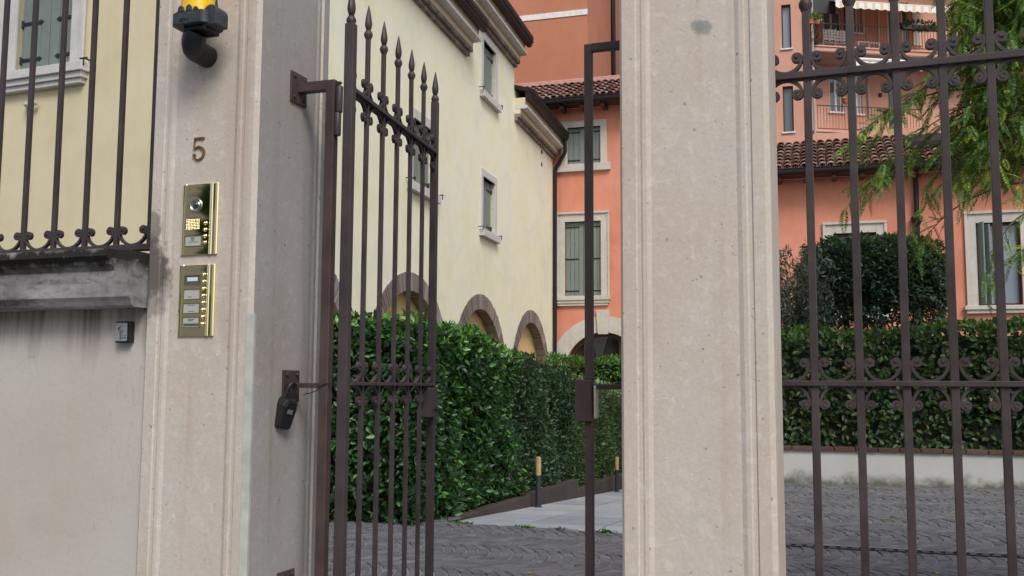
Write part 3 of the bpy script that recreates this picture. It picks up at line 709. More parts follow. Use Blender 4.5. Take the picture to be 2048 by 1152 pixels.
def strap(mb, t0, t1, d, z):
    """wrought strap hinge with a pointed end"""
    s = 1 if t1>t0 else -1
    mb.prism([(t0,z-.018),(t0,z+.018),(t1-s*.05,z+.018),(t1-s*.045,z+.028),(t1,z),(t1-s*.045,z-.028),(t1-s*.05,z-.018)], d-.008, d, 'd')
    mb.lathe([(.018,-.04),(.018,.04)], (t0,d-.008,z), 8)
def leaf_planks(t0, t1, z0, z1, d, n, th=.035):
    mb = MB(); w = (t1-t0)/n
    for i in range(n): mb.box(t0+w*i+(.004 if i else .001), t0+w*(i+1)-(.004 if i<n-1 else .001), d+(.003 if i%2 else 0), d+th, z0, z1)
    return mb
def shuttered(root, o, fw, mats=('stone_trim','shutter'), sill=.13, over=.07, proud=.03, planks=3, straps=(.14,.86), catches=True, hood=False, rec=.07, moulded=False):
    """window: stone surround > sill, two closed shutter leaves with straps, shutter catches"""
    a,b,lo,hi = o['a'],o['b'],o['lo'],o['hi']; D = .16
    mb = MB()
    mb.box(a-fw,a,-proud,D,lo,hi+fw).box(b,b+fw,-proud,D,lo,hi+fw).box(a+.0005,b-.0005,-proud,D,hi,hi+fw)
    if moulded:
        e = .035
        mb.box(a-fw-e,a-fw+.02,-proud-.03,-proud+.001,lo,hi+fw+.0).box(b+fw-.02,b+fw+e,-proud-.03,-proud+.001,lo,hi+fw).box(a-fw-e,b+fw+e,-proud-.045,.0,hi+fw+.0005,hi+fw+.05)
    w = part('window', mb, M[mats[0]], root, bevel=.006)
    sm = MB().box(a-fw-over,b+fw+over,-proud-.07,D,lo-sill,lo-.0005)
    if moulded:
        sm = MB().box(a-fw-over,b+fw+over,-proud-.10,D,lo-sill*.45,lo-.0005).box(a-fw-over+.03,b+fw+over-.03,-proud-.07,D,lo-sill*.75,lo-sill*.4505).box(a-fw-over+.06,b+fw+over-.06,-proud-.045,D,lo-sill,lo-sill*.7505)
    part('sill', sm, M[mats[0]], root, w, bevel=.006)
    m = (a+b)/2
    for (x0,x1,sd) in ((a+.004,m-.004,1),(m+.004,b-.004,-1)):
        part('shutter', leaf_planks(x0,x1,lo+.006,hi-.006,rec,planks), M[mats[1]], root, w, bevel=.004)
        for k in straps:
            st = MB(); z = lo+(hi-lo)*k; L = (x1-x0)*.78
            strap(st, x0 if sd>0 else x1, x0+L if sd>0 else x1-L, rec, z)
            part('strap_hinge', st, M['black_iron'], root, w)
    if catches:
        for t in (a-fw-.10, b+fw+.10):
            c = MB().tube([(t,.0,lo+.03),(t,-.10,lo+.03),(t,-.10,lo-.05)], .010, 6).box(t-.05,t+.05,-.108,-.092,lo+.02,lo+.035)
            part('shutter_catch', c, M['black_iron'], root, w)
    return w
def back_panel(mb, o, depth):
    mb.quad((o['a'],depth,o['lo']),(o['b'],depth,o['lo']),(o['b'],depth,o['hi']),(o['a'],depth,o['hi']))

# ------------------------------------------------------------------ yellow house, its side wall along the hedge
FW = frame_at(1105, 26.0, -75.2)
CORN = frame_at(372, 9.85, 22)                 # street front, its right end is the near corner
tc0 = (CORN.o-FW.o).dot(FW.u); dcn = (CORN.o-FW.o).dot(FW.n)
CORN.o = FW.P(tc0,0,0)
tA, tB, tC = FW.t(926), FW.t(1026), 0.0
zA = FW.z(924,105); zB = FW.z(1029,136); zC = FW.z(1103,317)
yh = thing('yellow_house', 'tall yellow house with green shutters and a row of brick arches above the hedge', 'house', FW, (tA,0,0))
w1 = op_px(FW,964,988,345,468); w2 = op_px(FW,965,990,82,200)
w1['hi'] = FW.z(976,360); w2['hi'] = FW.z(977,92); w1['lo']=FW.z(976,466); w2['lo']=FW.z(977,196)
cw = (w1['a']+w1['b'])/2; ww = w1['b']-w1['a']
# the window seen through the gate leaf
c3 = FW.t(838); w3 = dict(a=c3-ww/2,b=c3+ww/2,lo=w1['lo'],hi=w1['hi'])
w3['a'],w3['b'] = FW.t(817),FW.t(859); w3['lo'],w3['hi'] = FW.z(838,374),FW.z(838,244)
ARCH = []
apx = [(825,541),(963,589),(1063,625)]
ac = [FW.t(px,py) for px,py in apx]; az = [FW.z(px,py) for px,py in apx]
pitch = (ac[2]-ac[0])/2; zpk = sum(az)/3
ro = 2.0; ri = ro-.28
cs = [ac[0]-pitch]+ac
GZ = -1.4
for c in cs:
    zsp = zpk-ro
    ARCH.append(dict(a=c-ri,b=c+ri,lo=GZ+.3,hi=(lambda t,c=c,zs=zsp: zs+math.sqrt(max(0,ri*ri-(t-c)**2))),c=c,zs=zsp))
segs = [(tc0,tA,zA+.72),(tA,tB,zB+.72),(tB,tC,zC+.72)]
allops = ARCH+[w1,w2,w3]
mb = MB()
for (a,b,zt) in segs:
    cutz = []
    for o in allops:
        if o['b']<=a or o['a']>=b: continue
        cutz.append(o)
    # arches crossing a seam are cut there by the slice rule
    wall(mb, a, b, GZ, zt, [dict(o, a=max(o['a'],a), b=min(o['b'],b)) if not callable(o['hi']) else o for o in cutz], .22)
# drop slices outside (openings crossing a seam keep their own curve); gable steps between blocks
for t,zl,zh in ((tA,zA+.72,zB+.72),(tB,zC+.72,zB+.72)):
    mb.quad((t,0,zl),(t,6,zl),(t,6,zh),(t,0,zh))
mb.quad((tC,0,GZ),(tC,8,GZ),(tC,8,zC+.72),(tC,0,zC+.72))
for o in (w1,w2,w3): back_panel(mb, o, .215)
part('wall', mb, M['plaster_yellow'], yh)
pn = MB()
for o in ARCH: pn.box(o['a']-.05,o['b']+.05,.221,.26,GZ,o['zs']+ri+.05)
part('blind_arch_infill', pn, M['plaster_cove'], yh)
for o in (w1,w2,w3): shuttered(yh, o, .14 if o is not w3 else .16, ('stone_ledge','shutter'), sill=.14, over=.05, planks=2, straps=(.14,.84))
for o in ARCH:                                  # brick rings, every brick laid on edge
    b = MB(); nb = 80; jj = random.Random(int(o['c']*100))
    for i in range(nb):
        a0 = math.pi*i/nb+.004; a1 = math.pi*(i+1)/nb-.006; dd = -.010-.010*jj.random(); r_in = ri-.014+.010*jj.random(); r_out = ro+.012*jj.random()
        q = [(o['c']+math.cos(x)*r_,o['zs']+math.sin(x)*r_) for x,r_ in ((a0,r_in),(a0,r_out),(a1,r_out),(a1,r_in))]
        b.prism(q, dd, .205, 'd')
    for sx in (-1,1):
        for k in range(22):
            z1 = o['zs']-.068*k; x0,x1 = (o['c']-ro,o['c']-ri+.003) if sx<0 else (o['c']+ri-.003,o['c']+ro)
            b.box(x0,x1,-.010-.01*jj.random(),.205,z1-.060,z1-.004)
    rg = part('brick_arch', b, M['brick'], yh)
    ring = [(o['c']+math.cos(math.pi*i/40)*r_, o['zs']+math.sin(math.pi*i/40)*r_) for r_,rr in ((ri-.008,0),(ro-.004,1)) for i in (range(41) if rr==0 else range(40,-1,-1))]
    part('mortar_bed', MB().prism(ring, -.004, .212, 'd'), M['mortar'], yh, rg)
# eaves: brick band, ochre cove, stone ledge, cove, gutter
def eaves(a, b, z):
    e = MB()
    random.seed(int(z*100)); n = int((b-a)/.14)
    w = (b-a)/n
    for k,(pj,zz,h_) in enumerate(((.07,z,.075),(.13,z+.077,.075))):
        for i in range(n): e.box(a+w*i+.003,a+w*(i+1)-.003,-pj-.008*random.random(),.0,zz+.002,zz+h_-.002)
    part('brick_band', e, M['brick'], yh)
    cv = MB().prism([(.0,z+.154),(-.135,z+.154),(-.14,z+.26),(-.0,z+.26)], a, b, 't')
    cv.prism([(.0,z+.352),(-.24,z+.352),(-.26,z+.52),(0,z+.52)], a, b, 't')
    part('cove', cv, M['plaster_ochre'], yh)
    part('stone_ledge', MB().prism([(0,z+.261),(-.26,z+.272),(-.30,z+.285),(-.30,z+.335),(-.28,z+.351),(0,z+.351)], a, b+.012, 't'), M['stone_ledge'], yh)
    gt = [(-.26,z+.70),(-.26,z+.54)]+[(-.26-.075+.075*math.cos(x),z+.54-.075*math.sin(x)) for x in [math.pi*i/8 for i in range(1,8)]]+[(-.41,z+.54),(-.41,z+.56),(-.44,z+.57),(-.44,z+.60),(-.30,z+.70)]
    part('gutter', MB().prism(gt, a-.02, b+.05, 't'), M['gutter'], yh, bevel=.004)
    part('roof', MB().prism([(-.44,z+.62),(-.44,z+.70),(6,z+2.6),(6,z+2.3)], a-.03, b+.03, 't'), M['gutter'], yh)
eaves(tc0-.2, tA-.002, zA); eaves(tA+.002, tB-.002, zB); eaves(tB+.002, tC-.02, zC)
dp = MB()
zg = zC+.45
xg = -.36
dp.tube([(-.10,xg,zC+.50),(-.10,xg,zC+.18),(-.085,xg+.05,zC+.08),(-.03,-.10,zC-.22),(-.02,-.07,zC-.33),(-.02,-.07,GZ)], .05, 10)
for z in (zC-.6, 3.2, 1.0): dp.lathe([(.058,-.02),(.058,.02)], (-.02,-.07,z), 10)
part('downpipe', dp, M['gutter'], yh, smooth=True)
for py in (304,329):
    vt = MB(); t,z = FW.hit(1083,py)
    vt.lathe([(.055,-.012),(.055,.0),(.04,.004)], (t,-.002,z), 14, 'd')
    part('vent', vt, M['black_iron'], yh)
# street front of the same house
fo = op_px(CORN, 39, 149, -150, 140)
fo['lo'] = CORN.z(94,140); fo['hi'] = fo['lo']+1.75
ft = MB(); TLf = -9.0
wall(ft, TLf, 0, 0, zA+.72, [fo], .22); back_panel(ft, fo, .215)
XF[0] = axes_of(CORN, FW)
part('street_wall', ft, M['plaster_ochre'], yh)
shuttered(yh, fo, .175, ('stone_ledge','shutter'), sill=.22, over=.10, planks=3, straps=(.10,.34,.62,.9), moulded=True)
nb_ = CORN.hit(68,211); 
part('corbel_stub', MB().tube([(nb_[0]-.09,.0,nb_[1]),(nb_[0]-.05,-.05,nb_[1]),(nb_[0],-.07,nb_[1]-.01),(nb_[0]+.10,-.05,nb_[1]+.01)], [.02,.035,.03,.02], 7), M['stone_trim'], yh)
XF[0] = None

# ------------------------------------------------------------------ roof tiles
def tiles(root, t0, t1, d0, z0, d1, z1, step=.19, run=.36):
    L = math.hypot(d1-d0,z1-z0); n = max(1,int(L/run)); run = L/n
    ux,uz = (d1-d0)/L,(z1-z0)/L; nx,nz = -uz,ux
    over = MB(); jr_ = random.Random(5)
    cols = int((t1-t0)/step)
    def tile(mb, tc, s0, s1, r0, r1, h0, h1, arch):
        K = 7; vs = []
        for s,r_,h_ in ((s0,r0,h0),(s1,r1,h1)):
            for th in (0,.018):
                for k in range(K):
                    a = math.pi*k/(K-1); o = (math.sin(a) if arch else -math.sin(a))*(r_-th)*.8+h_
                    vs.append((tc+math.cos(a)*(r_-th), d0+ux*s+nx*o, z0+uz*s+nz*o))
        fs = []
        for k in range(K-1):
            fs += [(k,k+1,2*K+k+1,2*K+k),(K+k,3*K+k,3*K+k+1,K+k+1),(k,K+k,K+k+1,k+1),(2*K+k,2*K+k+1,3*K+k+1,3*K+k)]
        mb.add(vs, fs)
    for c in range(cols+1):
        tc = t0+c*step
        for i in range(n):
            j = lambda: (jr_.random()-.5)*.02
            s0 = i*run-.05+j()
            tile(over, tc+j(), s0, s0+run+.07, .088, .070, .075+j()*.8, .022, True)
            tile(over, tc+step/2+j(), s0, s0+run+.07, .080, .090, .092, .045, False)
    return part('tiles', over, M['tile'], root)
def gutter_on(root, t0, t1, z, proj, r_=.075):
    pr = [(proj+.02,z+.05),(proj+.02,z-.02)]+[(proj-.06+.075*math.cos(x),z-.02-.085*math.sin(x)) for x in [math.pi*i/8 for i in range(0,9)]]+[(proj-.135,z+.02),(proj-.15,z+.03),(proj-.15,z+.05)]
    part('gutter', MB().prism(pr, t0, t1, 't'), M['gutter'], root, bevel=.003)

# ------------------------------------------------------------------ orange wing straight behind (arched doorway)
FM = frame_at(1105, 26.15, 17)
tm1 = FM.t(1420)
zg_ = FM.z(1180,205,-.5)
om = thing('orange_house', 'coral house wing with an arched stone doorway at the end of the path', 'house', FM, (0,0,0))
wt = op_px(FM,1135,1201,257,327); wb = op_px(FM,1130,1202,444,592)
wt['hi'],wt['lo'] = FM.z(1168,254),FM.z(1168,328); wb['hi'],wb['lo'] = FM.z(1166,443),FM.z(1166,592)
kc,kz = FM.hit(1207,665)
rin = FM.t(1207,715)-FM.t(1130,715); rout = rin+.42
dzs = kz-rin
door = dict(a=kc-rin,b=kc+rin,lo=-1.27,hi=lambda t: dzs+math.sqrt(max(0,rin*rin-(t-kc)**2)))
mb = MB(); wall(mb, -2.0, tm1, -1.4, zg_+.02, [wt,wb,door], .26)
for o in (wt,wb): back_panel(mb, o, .25)
part('wall', mb, M['plaster_orange'], om)
shuttered(om, wt, .17, sill=.20, over=.10, planks=3, straps=(.12,.88), catches=False)
shuttered(om, wb, .20, sill=.26, over=.05, planks=4, straps=(.07,.5,.93), catches=False, moulded=True)
ring = [(kc+math.cos(math.pi*i/32)*rin,dzs+math.sin(math.pi*i/32)*rin) for i in range(33)]+[(kc+math.cos(math.pi*i/32)*rout,dzs+math.sin(math.pi*i/32)*rout) for i in range(32,-1,-1)]
dr = MB().prism(ring, -.04, .20, 'd').box(kc-rout,kc-rin,-.04,.20,-1.27,dzs-.001).box(kc+rin,kc+rout,-.04,.20,-1.27,dzs-.001)
dw = part('door_surround', dr, M['stone_trim'], om, bevel=.008)
part('keystone', MB().prism([(kc-.13,kz-.05),(kc+.13,kz-.05),(kc+.18,kz+.58),(kc-.18,kz+.58)], -.10, .18, 'd'), M['stone_trim'], om, dw, bevel=.008)
part('glazing', MB().prism([(kc-rin,-1.27)]+[(kc+math.cos(math.pi-math.pi*i/32)*rin,dzs+math.sin(math.pi*i/32)*rin) for i in range(33)]+[(kc+rin,-1.27)], .16, .18, 'd'), M['glass_dark'], om, dw)
fm_ = MB()
for t in (-rin*.5,0.42,rin*.5+.2): fm_.box(kc+t-.035,kc+t+.035,.12,.158,-1.27,dzs+math.sqrt(max(0,rin*rin-t*t))-.02)
rr = [(kc+math.cos(math.pi*i/32)*(rin-.10),dzs+math.sin(math.pi*i/32)*(rin-.10)) for i in range(33)]+[(kc+math.cos(math.pi*i/32)*(rin+.02),dzs+math.sin(math.pi*i/32)*(rin+.02)) for i in range(32,-1,-1)]
fm_.prism(rr, .115, .159, 'd')
part('door_frame', fm_, M['wood_brown'], om, dw)
zr_ = FM.z(1180,200,-.55)
part('soffit', MB().box(-2,tm1,-.50,0,zg_+.022,zg_+.06), M['wood_brown'], om)
r0_ = part('rafter', MB().box(-1.9,-1.8,-.48,.0,zg_-.10,zg_+.020), M['wood_brown'], om)
for i in range(1,11): dup(r0_, (i*.55,0,0))
dR = 1.9; zR = FM.z(1180,168,dR)
part('roof_deck', MB().prism([(-.50,zg_+.07),(dR,zR-.08),(dR,zR-.2),(0,zg_+.065)], -4.0, tm1, 't'), M['wood_brown'], om)
tiles(om, -4.0, tm1, -.52, zg_+.13, dR, zR)
part('ridge_flashing', MB().box(-4,tm1,dR-.1,dR+.15,zR-.1,zR+.17), m_simple('pinkish ridge mortar', (.55,.30,.26), .85), om, bevel=.02)
gutter_on(om, -2.2, tm1, zg_+.10, -.50)

# ------------------------------------------------------------------ terracotta tower block behind it
FT = frame_at(1177, 37.0, 17)
tw = thing('terracotta_block', 'tall terracotta block with one white band rising behind the coral wing', 'house', FT, (-3,0,0))
mb = MB().box(-9,0,0,9,-1.4,19)
part('wall', mb, M['plaster_tower'], tw)
zb_ = FT.z(1110,32); zb2_ = FT.z(1110,24.5)
part('white_band', MB().box(-9.0,.004,-.03,.0-.002,zb_-.08,zb_+.14), M['white_band'], tw)
px_ = None
part('downpipe', MB().tube([(.07,4.6,18.5),(.07,4.6,FT.z(1177,62)-.2),(.07,4.75,FT.z(1177,62)-.45)], .07, 8).tube([(.07,4.95,18.5),(.07,4.95,-1)], .06, 8), M['gutter'], tw, smooth=True)

# ------------------------------------------------------------------ coral house on the right, beyond the hedge
FR = frame_at(1800, 22.0, 17)
tr0_, tr1_ = FR.t(1500), FR.t(2330)
zgr = FR.z(1700,345,-.5)
orr = thing('orange_house', 'low coral house with stone window surrounds behind the round dark bush', 'house', FR, (FR.t(1800),0,0))
a1 = op_px(FR,1669,1755,468,640); a2 = op_px(FR,1954,2043,448,613)
a1['hi'],a1['lo'] = FR.z(1712,466),FR.z(1712,628); a2['hi'],a2['lo'] = FR.z(1998,445),FR.z(1998,611)
mb = MB(); wall(mb, tr0_, tr1_, -1.2, zgr+.02, [a1,a2], .24); part('wall', mb, M['plaster_orange'], orr)
def casement(root, o, fw, mullions, glass, opened):
    a,b,lo,hi = o['a'],o['b'],o['lo'],o['hi']; D=.18; e=.03
    mb = MB().box(a-fw,a,-.035,D,lo,hi+fw).box(b,b+fw,-.035,D,lo,hi+fw).box(a+.0005,b-.0005,-.035,D,hi,hi+fw)
    mb.box(a-fw-e,a-fw+.03,-.065,-.034,lo,hi+fw).box(b+fw-.03,b+fw+e,-.065,-.034,lo,hi+fw).box(a-fw-e,b+fw+e,-.075,0,hi+fw+.0005,hi+fw+.055)
    w = part('window', mb, M['stone_trim'], root, bevel=.006)
    part('sill', MB().box(a-fw-.09,b+fw+.09,-.13,D,lo-.09,lo-.0005).box(a-fw-.05,b+fw+.05,-.09,D,lo-.17,lo-.0905), M['stone_trim'], root, w, bevel=.01)
    f = MB(); th=.055
    f.box(a,a+th,.10,.16,lo,hi).box(b-th,b,.10,.16,lo,hi).box(a+th+.0005,b-th-.0005,.10,.16,hi-th,hi).box(a+th+.0005,b-th-.0005,.10,.16,lo,lo+th)
    for k in mullions: t=a+(b-a)*k; f.box(t-.045,t+.045,.095,.159,lo+th+.0005,hi-th-.0005)
    part('casement', f, M['wood_brown'], root, w, bevel=.004)
    part('pane', MB().box(a+.01,b-.01,.125,.14,lo+.01,hi-.01), M[glass], root, w)
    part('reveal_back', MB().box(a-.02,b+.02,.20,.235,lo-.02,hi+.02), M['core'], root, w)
    if opened:                                   # the two folded shutter leaves standing out at the left
        for k,(t,ang) in enumerate(((a+.02,80),(a+.10,72))):
            L = .30; dx = math.cos(R(ang))*L; dy = -math.sin(R(ang))*L*.62
            n_ = (-dy/L*.02, dx/L*.02)
            q = [(t,.05),(t+dx+.05,.05+dy),(t+dx+.05+.03,.05+dy+.006),(t+.035,.056)]
            part('shutter', MB().prism(q, lo+.02, hi-.06*k+.02, 'z'), M['shutter_blue'], root, w, bevel=.004)
    return w
casement(orr, a1, .20, (.5,), 'glass_dark', False)
casement(orr, a2, .20, (.46,), 'glass_blue', True)
part('soffit', MB().box(tr0_,tr1_,-.50,0,zgr+.022,zgr+.06), M['wood_brown'], orr)
r0_ = part('rafter', MB().box(tr0_+.1,tr0_+.2,-.48,.0,zgr-.09,zgr+.020), M['wood_brown'], orr)
for i in range(1,int((tr1_-tr0_)/.6)): dup(r0_, (i*.6,0,0))
dR = 2.1; zR = FR.z(1600,287,dR)
part('roof_deck', MB().prism([(-.50,zgr+.07),(dR,zR-.08),(dR,zR-.2),(0,zgr+.065)], tr0_-.2, tr1_, 't'), M['wood_brown'], orr)
tiles(orr, tr0_-.2, tr1_, -.52, zgr+.13, dR, zR)
part('ridge_flashing', MB().box(tr0_-.2,tr1_,dR-.1,dR+.15,zR-.1,zR+.19), M['plaster_pink'], orr)
gutter_on(orr, tr0_-.2, tr1_, zgr+.10, -.50)
td = FR.t(1834,460)
part('downpipe', MB().tube([(td,-.10,zgr-.1),(td,-.10,-1)], .055, 10).lathe([(.07,0),(.12,.10),(.12,.18),(.07,.2)], (td-.01,-.11,FR.z(1830,452)), 12), M['gutter'], orr, smooth=True)
zs_ = zgr+.13+(zR-zgr-.13)*.45
part('skylight', MB().prism([(.62,zs_-.05),(.62,zs_+.20),(1.25,zs_+.50),(1.25,zs_+.2)], FR.t(1810,310,1), FR.t(1960,310,1), 't'), M['gutter'], orr)
# ------------------------------------------------------------------ salmon apartment block far behind
FA = frame_at(1632, 35.0, 17)
FX = Frame(FA.o.x, FA.o.y, -8)                # the wing with balconies turns away from the corner
ap = thing('apartment_block', 'salmon apartment block with two balconies and a striped awning above the tiled roof', 'apartment block', FA, (0,0,0))
TOP = 26
na = op_px(FA,1563,1582,9,97); nb2 = op_px(FA,1566,1587,172,264)
mb = MB(); wall(mb, -3.6, 0, -1.4, TOP, [na,nb2], .25)
part('wall', mb, M['plaster_pink'], ap)
def simple_window(root, o, frmat, glass, sillmat, P=None, side=0, dd=.17):
    a,b,lo,hi = o['a'],o['b'],o['lo'],o['hi']; th=.05
    f = MB().box(a,a+th,dd-.05,dd+.05,lo,hi).box(b-th,b,dd-.05,dd+.05,lo,hi).box(a+th+.001,b-th-.001,dd-.05,dd+.05,hi-th,hi).box(a+th+.001,b-th-.001,dd-.05,dd+.05,lo,lo+th)
    if P: f.v = [P(v) for v in f.v]
    w = part('window', f, M[frmat], root)
    g_ = MB().box(a+.01,b-.01,dd,dd+.012,lo+.01,hi-.01); s_ = MB().box(a-.05,b+.05,-.06,.1,lo-.05,lo-.001)
    if P: g_.v=[P(v) for v in g_.v]; s_.v=[P(v) for v in s_.v]
    part('pane', g_, M[glass], root, w)
    part('sill', s_, M[sillmat], root, w)
    return w
simple_window(ap, na, 'wood_brown', 'glass_blue', 'white_band'); simple_window(ap, nb2, 'wood_brown', 'glass_grey', 'white_band')
# the balcony wing is modelled in its own axes and brought into the block's
ROT = (FX.u.dot(FA.u), FX.u.dot(FA.n), FX.n.dot(FA.u), FX.n.dot(FA.n))
def X(v): return (v[0]*ROT[0]+v[1]*ROT[2], v[0]*ROT[1]+v[1]*ROT[3], v[2])
def xpart(name, mb, mat, parent=None, **k):
    mb.v = [X(v) for v in mb.v]; return part(name, mb, mat, ap, parent, **k)
BD = 1.35                                     # balcony depth; the wall stands that far back
def xo(x0,x1,y0,y1): 
    return dict(a=FX.t(x0,(y0+y1)/2,BD),b=FX.t(x1,(y0+y1)/2,BD),lo=FX.z((x0+x1)/2,y1,BD),hi=FX.z((x0+x1)/2,y0,BD))
U = [xo(1647,1683,22,65), xo(1708,1722,10,66), xo(1775,1790,5,96), xo(1800,1818,5,96)]
Lw = [xo(1659,1684,150,224), xo(1701,1724,150,228), xo(1777,1796,145,268)]
mb = MB(); wall(mb, -.2, 13, -1.4, TOP, U+Lw, .3, BD)
mb.quad((.0,0.02,-1.4),(.0,BD,-1.4),(0,BD,TOP),(0,.02,TOP))
xpart('wall', mb, M['plaster_pink'])
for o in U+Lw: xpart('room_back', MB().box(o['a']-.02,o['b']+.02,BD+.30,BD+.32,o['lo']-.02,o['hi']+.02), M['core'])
def xwin(o, split=.5, frame='white_paint', glass='glass_grey'):
    a,b,lo,hi = o['a'],o['b'],o['lo'],o['hi']; d0=BD+.08; th=.055; m=a+(b-a)*split
    f = MB().box(a,a+th,d0,d0+.06,lo,hi).box(b-th,b,d0,d0+.06,lo,hi).box(a+th+.001,b-th-.001,d0,d0+.06,hi-th,hi).box(a+th+.001,b-th-.001,d0,d0+.06,lo,lo+th).box(m-.04,m+.04,d0-.005,d0+.061,lo+th+.001,hi-th-.001)
    w = xpart('window', f, M[frame]); xpart('pane', MB().box(a+.01,b-.01,d0+.02,d0+.03,lo+.01,hi-.01), M[glass], w)
    xpart('sill', MB().box(a-.08,b+.08,BD-.08,BD+.07,lo-.06,lo-.001), M['white_band'], w)
    return w
xwin(U[0],.45); xwin(U[1],.5); xwin(U[2],.15); xwin(U[3],.3,'cream_paint','glass_dark')
xwin(Lw[0],.55); xwin(Lw[1],.6,'white_paint','glass_blue'); xwin(Lw[2],.1,'wood_brown','glass_dark')
# open shutters and door leaves against the wall
for (x0,x1,y0,y1,mt) in ((1688,1700,8,64,'wood_brown'),(1724,1728,10,66,'cream_paint'),(1755,1758,15,96,'cream_paint'),(1824,1841,15,92,'cream_paint'),(1684.5,1688,150,224,'cream_paint')):
    o = xo(x0,x1,y0,y1); xpart('shutter', MB().box(o['a'],o['b'],BD-.06,BD-.004,o['lo'],o['hi']), M[mt])
o = xo(1733.5,1737,140,236); xpart('downpipe', MB().tube([((o['a']+o['b'])/2,BD-.06,o['lo']),((o['a']+o['b'])/2,BD-.06,o['hi'])], .045, 8), M['concrete_grey'])
o = xo(1757,1762,187,194); xpart('wall_lamp', MB().box(o['a'],o['b'],BD-.1,BD-.004,o['lo'],o['hi']), M['black_iron'], bevel=.01)
# downpipe in the corner
tdp = FA.t(1627,150,-.06); part('downpipe', MB().tube([(tdp,-.06,-1),(tdp,-.06,TOP)], .045, 8), M['concrete_grey'], ap, smooth=True)
# balconies
def balcony(y_top_l, y_bot_l, rail_y, label, tend, dense):
    zt_ = FX.z(1655,y_top_l); zb_ = FX.z(1655,y_bot_l); zr_ = FX.z(1655,rail_y)
    sl = xpart('balcony', MB().box(.06,tend,-.04,BD-.001,zb_,zt_-.06).box(.03,tend+.04,-.08,BD-.001,zt_-.059,zt_), M['plaster_pink'], bevel=.01)
    xpart('soffit', MB().box(.08,tend-.02,-.02,BD-.002,zb_-.022,zb_-.001), M['concrete_grey'], sl)
    r_ = MB().box(.32,tend,.0,.03,zr_-.03,zr_).box(.32,tend,.0,.03,zt_+.08,zt_+.105)
    n = int((tend-.3)/.115)
    for i in range(n+1):
        t = .33+i*.115; w = .016 if i%9==0 else .008
        r_.box(t-w/2,t+w/2,.006,.024,zt_+.106,zr_-.031)
    xpart('balcony_railing', r_, M['iron'], sl)
    return sl, zt_, zr_
s1, zU, zUr = balcony(92, 103, 46, '', 7.6, True)
s2, zL, zLr = balcony(262, 274, 210, '', 4.4, True)
# frosted side screen of the lower balcony
xpart('side_screen', MB().box(.06,.085,.0,BD-.02,zL+.02,zL+2.2), M['glass_grey'], s2)
xpart('side_screen_frame', MB().box(.055,.09,-.03,-.001,zL+.02,zLr+.1).box(.055,.09,-.03,BD-.02,zLr+.101,zLr+.13), M['iron'], s2)
# black blind left of the awning
o = xo(1636,1671,-60,27); b0_=FX.z(1652,27,-.02)
xpart('blind', MB().box(.10,FX.t(1671,10,-.02),-.02,.01,b0_,b0_+2.2), M['black_plastic'])
# awnings: sloping cloth, box at the wall, scalloped valance
M['awning'] = m_awning(FX)
def awning(name, label, tl, tr, zlow, proj, rise, val, closed=False):
    root = thing(name, label, 'awning', FX, ((tl+tr)/2,-proj,zlow))
    mb = MB(); n=40
    mb.box(tl,tr,-proj,-proj+.03,zlow-.0,zlow+.0)
    c = MB().prism([(-proj,zlow),(-proj,zlow+.012),(BD-.02,zlow+rise+.012),(BD-.02,zlow+rise)], tl, tr, 't')
    if not closed: part('cloth', c, M['awning'], root)
    v = MB(); w=.30; k = int((tr-tl)/w); w=(tr-tl)/k
    for i in range(k):
        x0=tl+w*i; pts=[(x0,zlow-.002),(x0+w,zlow-.002)]+[(x0+w-w*j/8, zlow-val-.05*math.sin(math.pi*j/8)) for j in range(9)]
        v.prism(pts, -proj-.012, -proj, 'd')
    part('valance', v, M['awning'], root)
    part('front_bar', MB().tube([(tl-.02,-proj+.02,zlow+.02),(tr+.02,-proj+.02,zlow+.02)], .035 if not closed else .07, 8), M['white_paint'], root)
    for t in (tl+.4,tr-.4): part('arm', MB().tube([(t,-proj+.03,zlow),(t,BD-.03,zlow+rise-.25)], .022, 6), M['white_paint'], root)
    return root
awning('awning', 'white and yellow striped awning with scalloped edge over the upper balcony', FX.t(1671,8,-.5), FX.t(1900,25,-.5), FX.z(1671,2,-.5), .5, .75, .20)
awning('awning', 'rolled striped awning under the upper balcony slab', FX.t(1712,120,-.1), FX.t(1850,128,-.1), FX.z(1712,119,-.1), .10, .25, .26, True)
# loggia roof so the upper balcony lies in shade
xpart('upper_slab', MB().box(.06,13,-.04,BD-.001,FX.z(1655,-112),FX.z(1655,-100)), M['plaster_pink'])
# furniture and pots
def chair(t, d, z, ang, label):
    root = thing('balcony_chair', label, 'chair', FX, (t,d,z), 'white slatted chairs on the upper balcony')
    ca,sa = math.cos(R(ang)),math.sin(R(ang))
    rotv = lambda v: (t+v[0]*ca-v[1]*sa, d+v[0]*sa+v[1]*ca, z+v[2])
    def pp(name, mb, **k): mb.v=[rotv(v) for v in mb.v]; return part(name, mb, M['white_paint'], root, **k)
    s = MB()
    for i in range(5): s.box(-.22,.22,-.22+i*.09,-.22+i*.09+.07,.42,.445)
    pp('seat', s)
    b = MB()
    for i in range(4): b.box(-.22,.22,.235+i*.012,.255+i*.012,.50+i*.10,.50+i*.10+.075)
    b.box(-.25,-.222,.225,.29,.445,.92).box(.222,.25,.225,.29,.445,.92).box(-.03,.03,.257,.30,.445,.90)
    pp('backrest', b)
    for sx in (-.235,.235):
        for sy in (-.21,.22): pp('leg', MB().box(sx-.018,sx+.018,sy-.018,sy+.018,0,.419))
    return root
tch = [FX.t(1664,80,.5), FX.t(1690,82,.55)]
chair(tch[0], .95, zU, 180, 'white slatted chair nearest the left end of the upper balcony')
chair(tch[1], 1.0, zU, 176, 'white slatted chair just left of the railing bar in mid balcony')
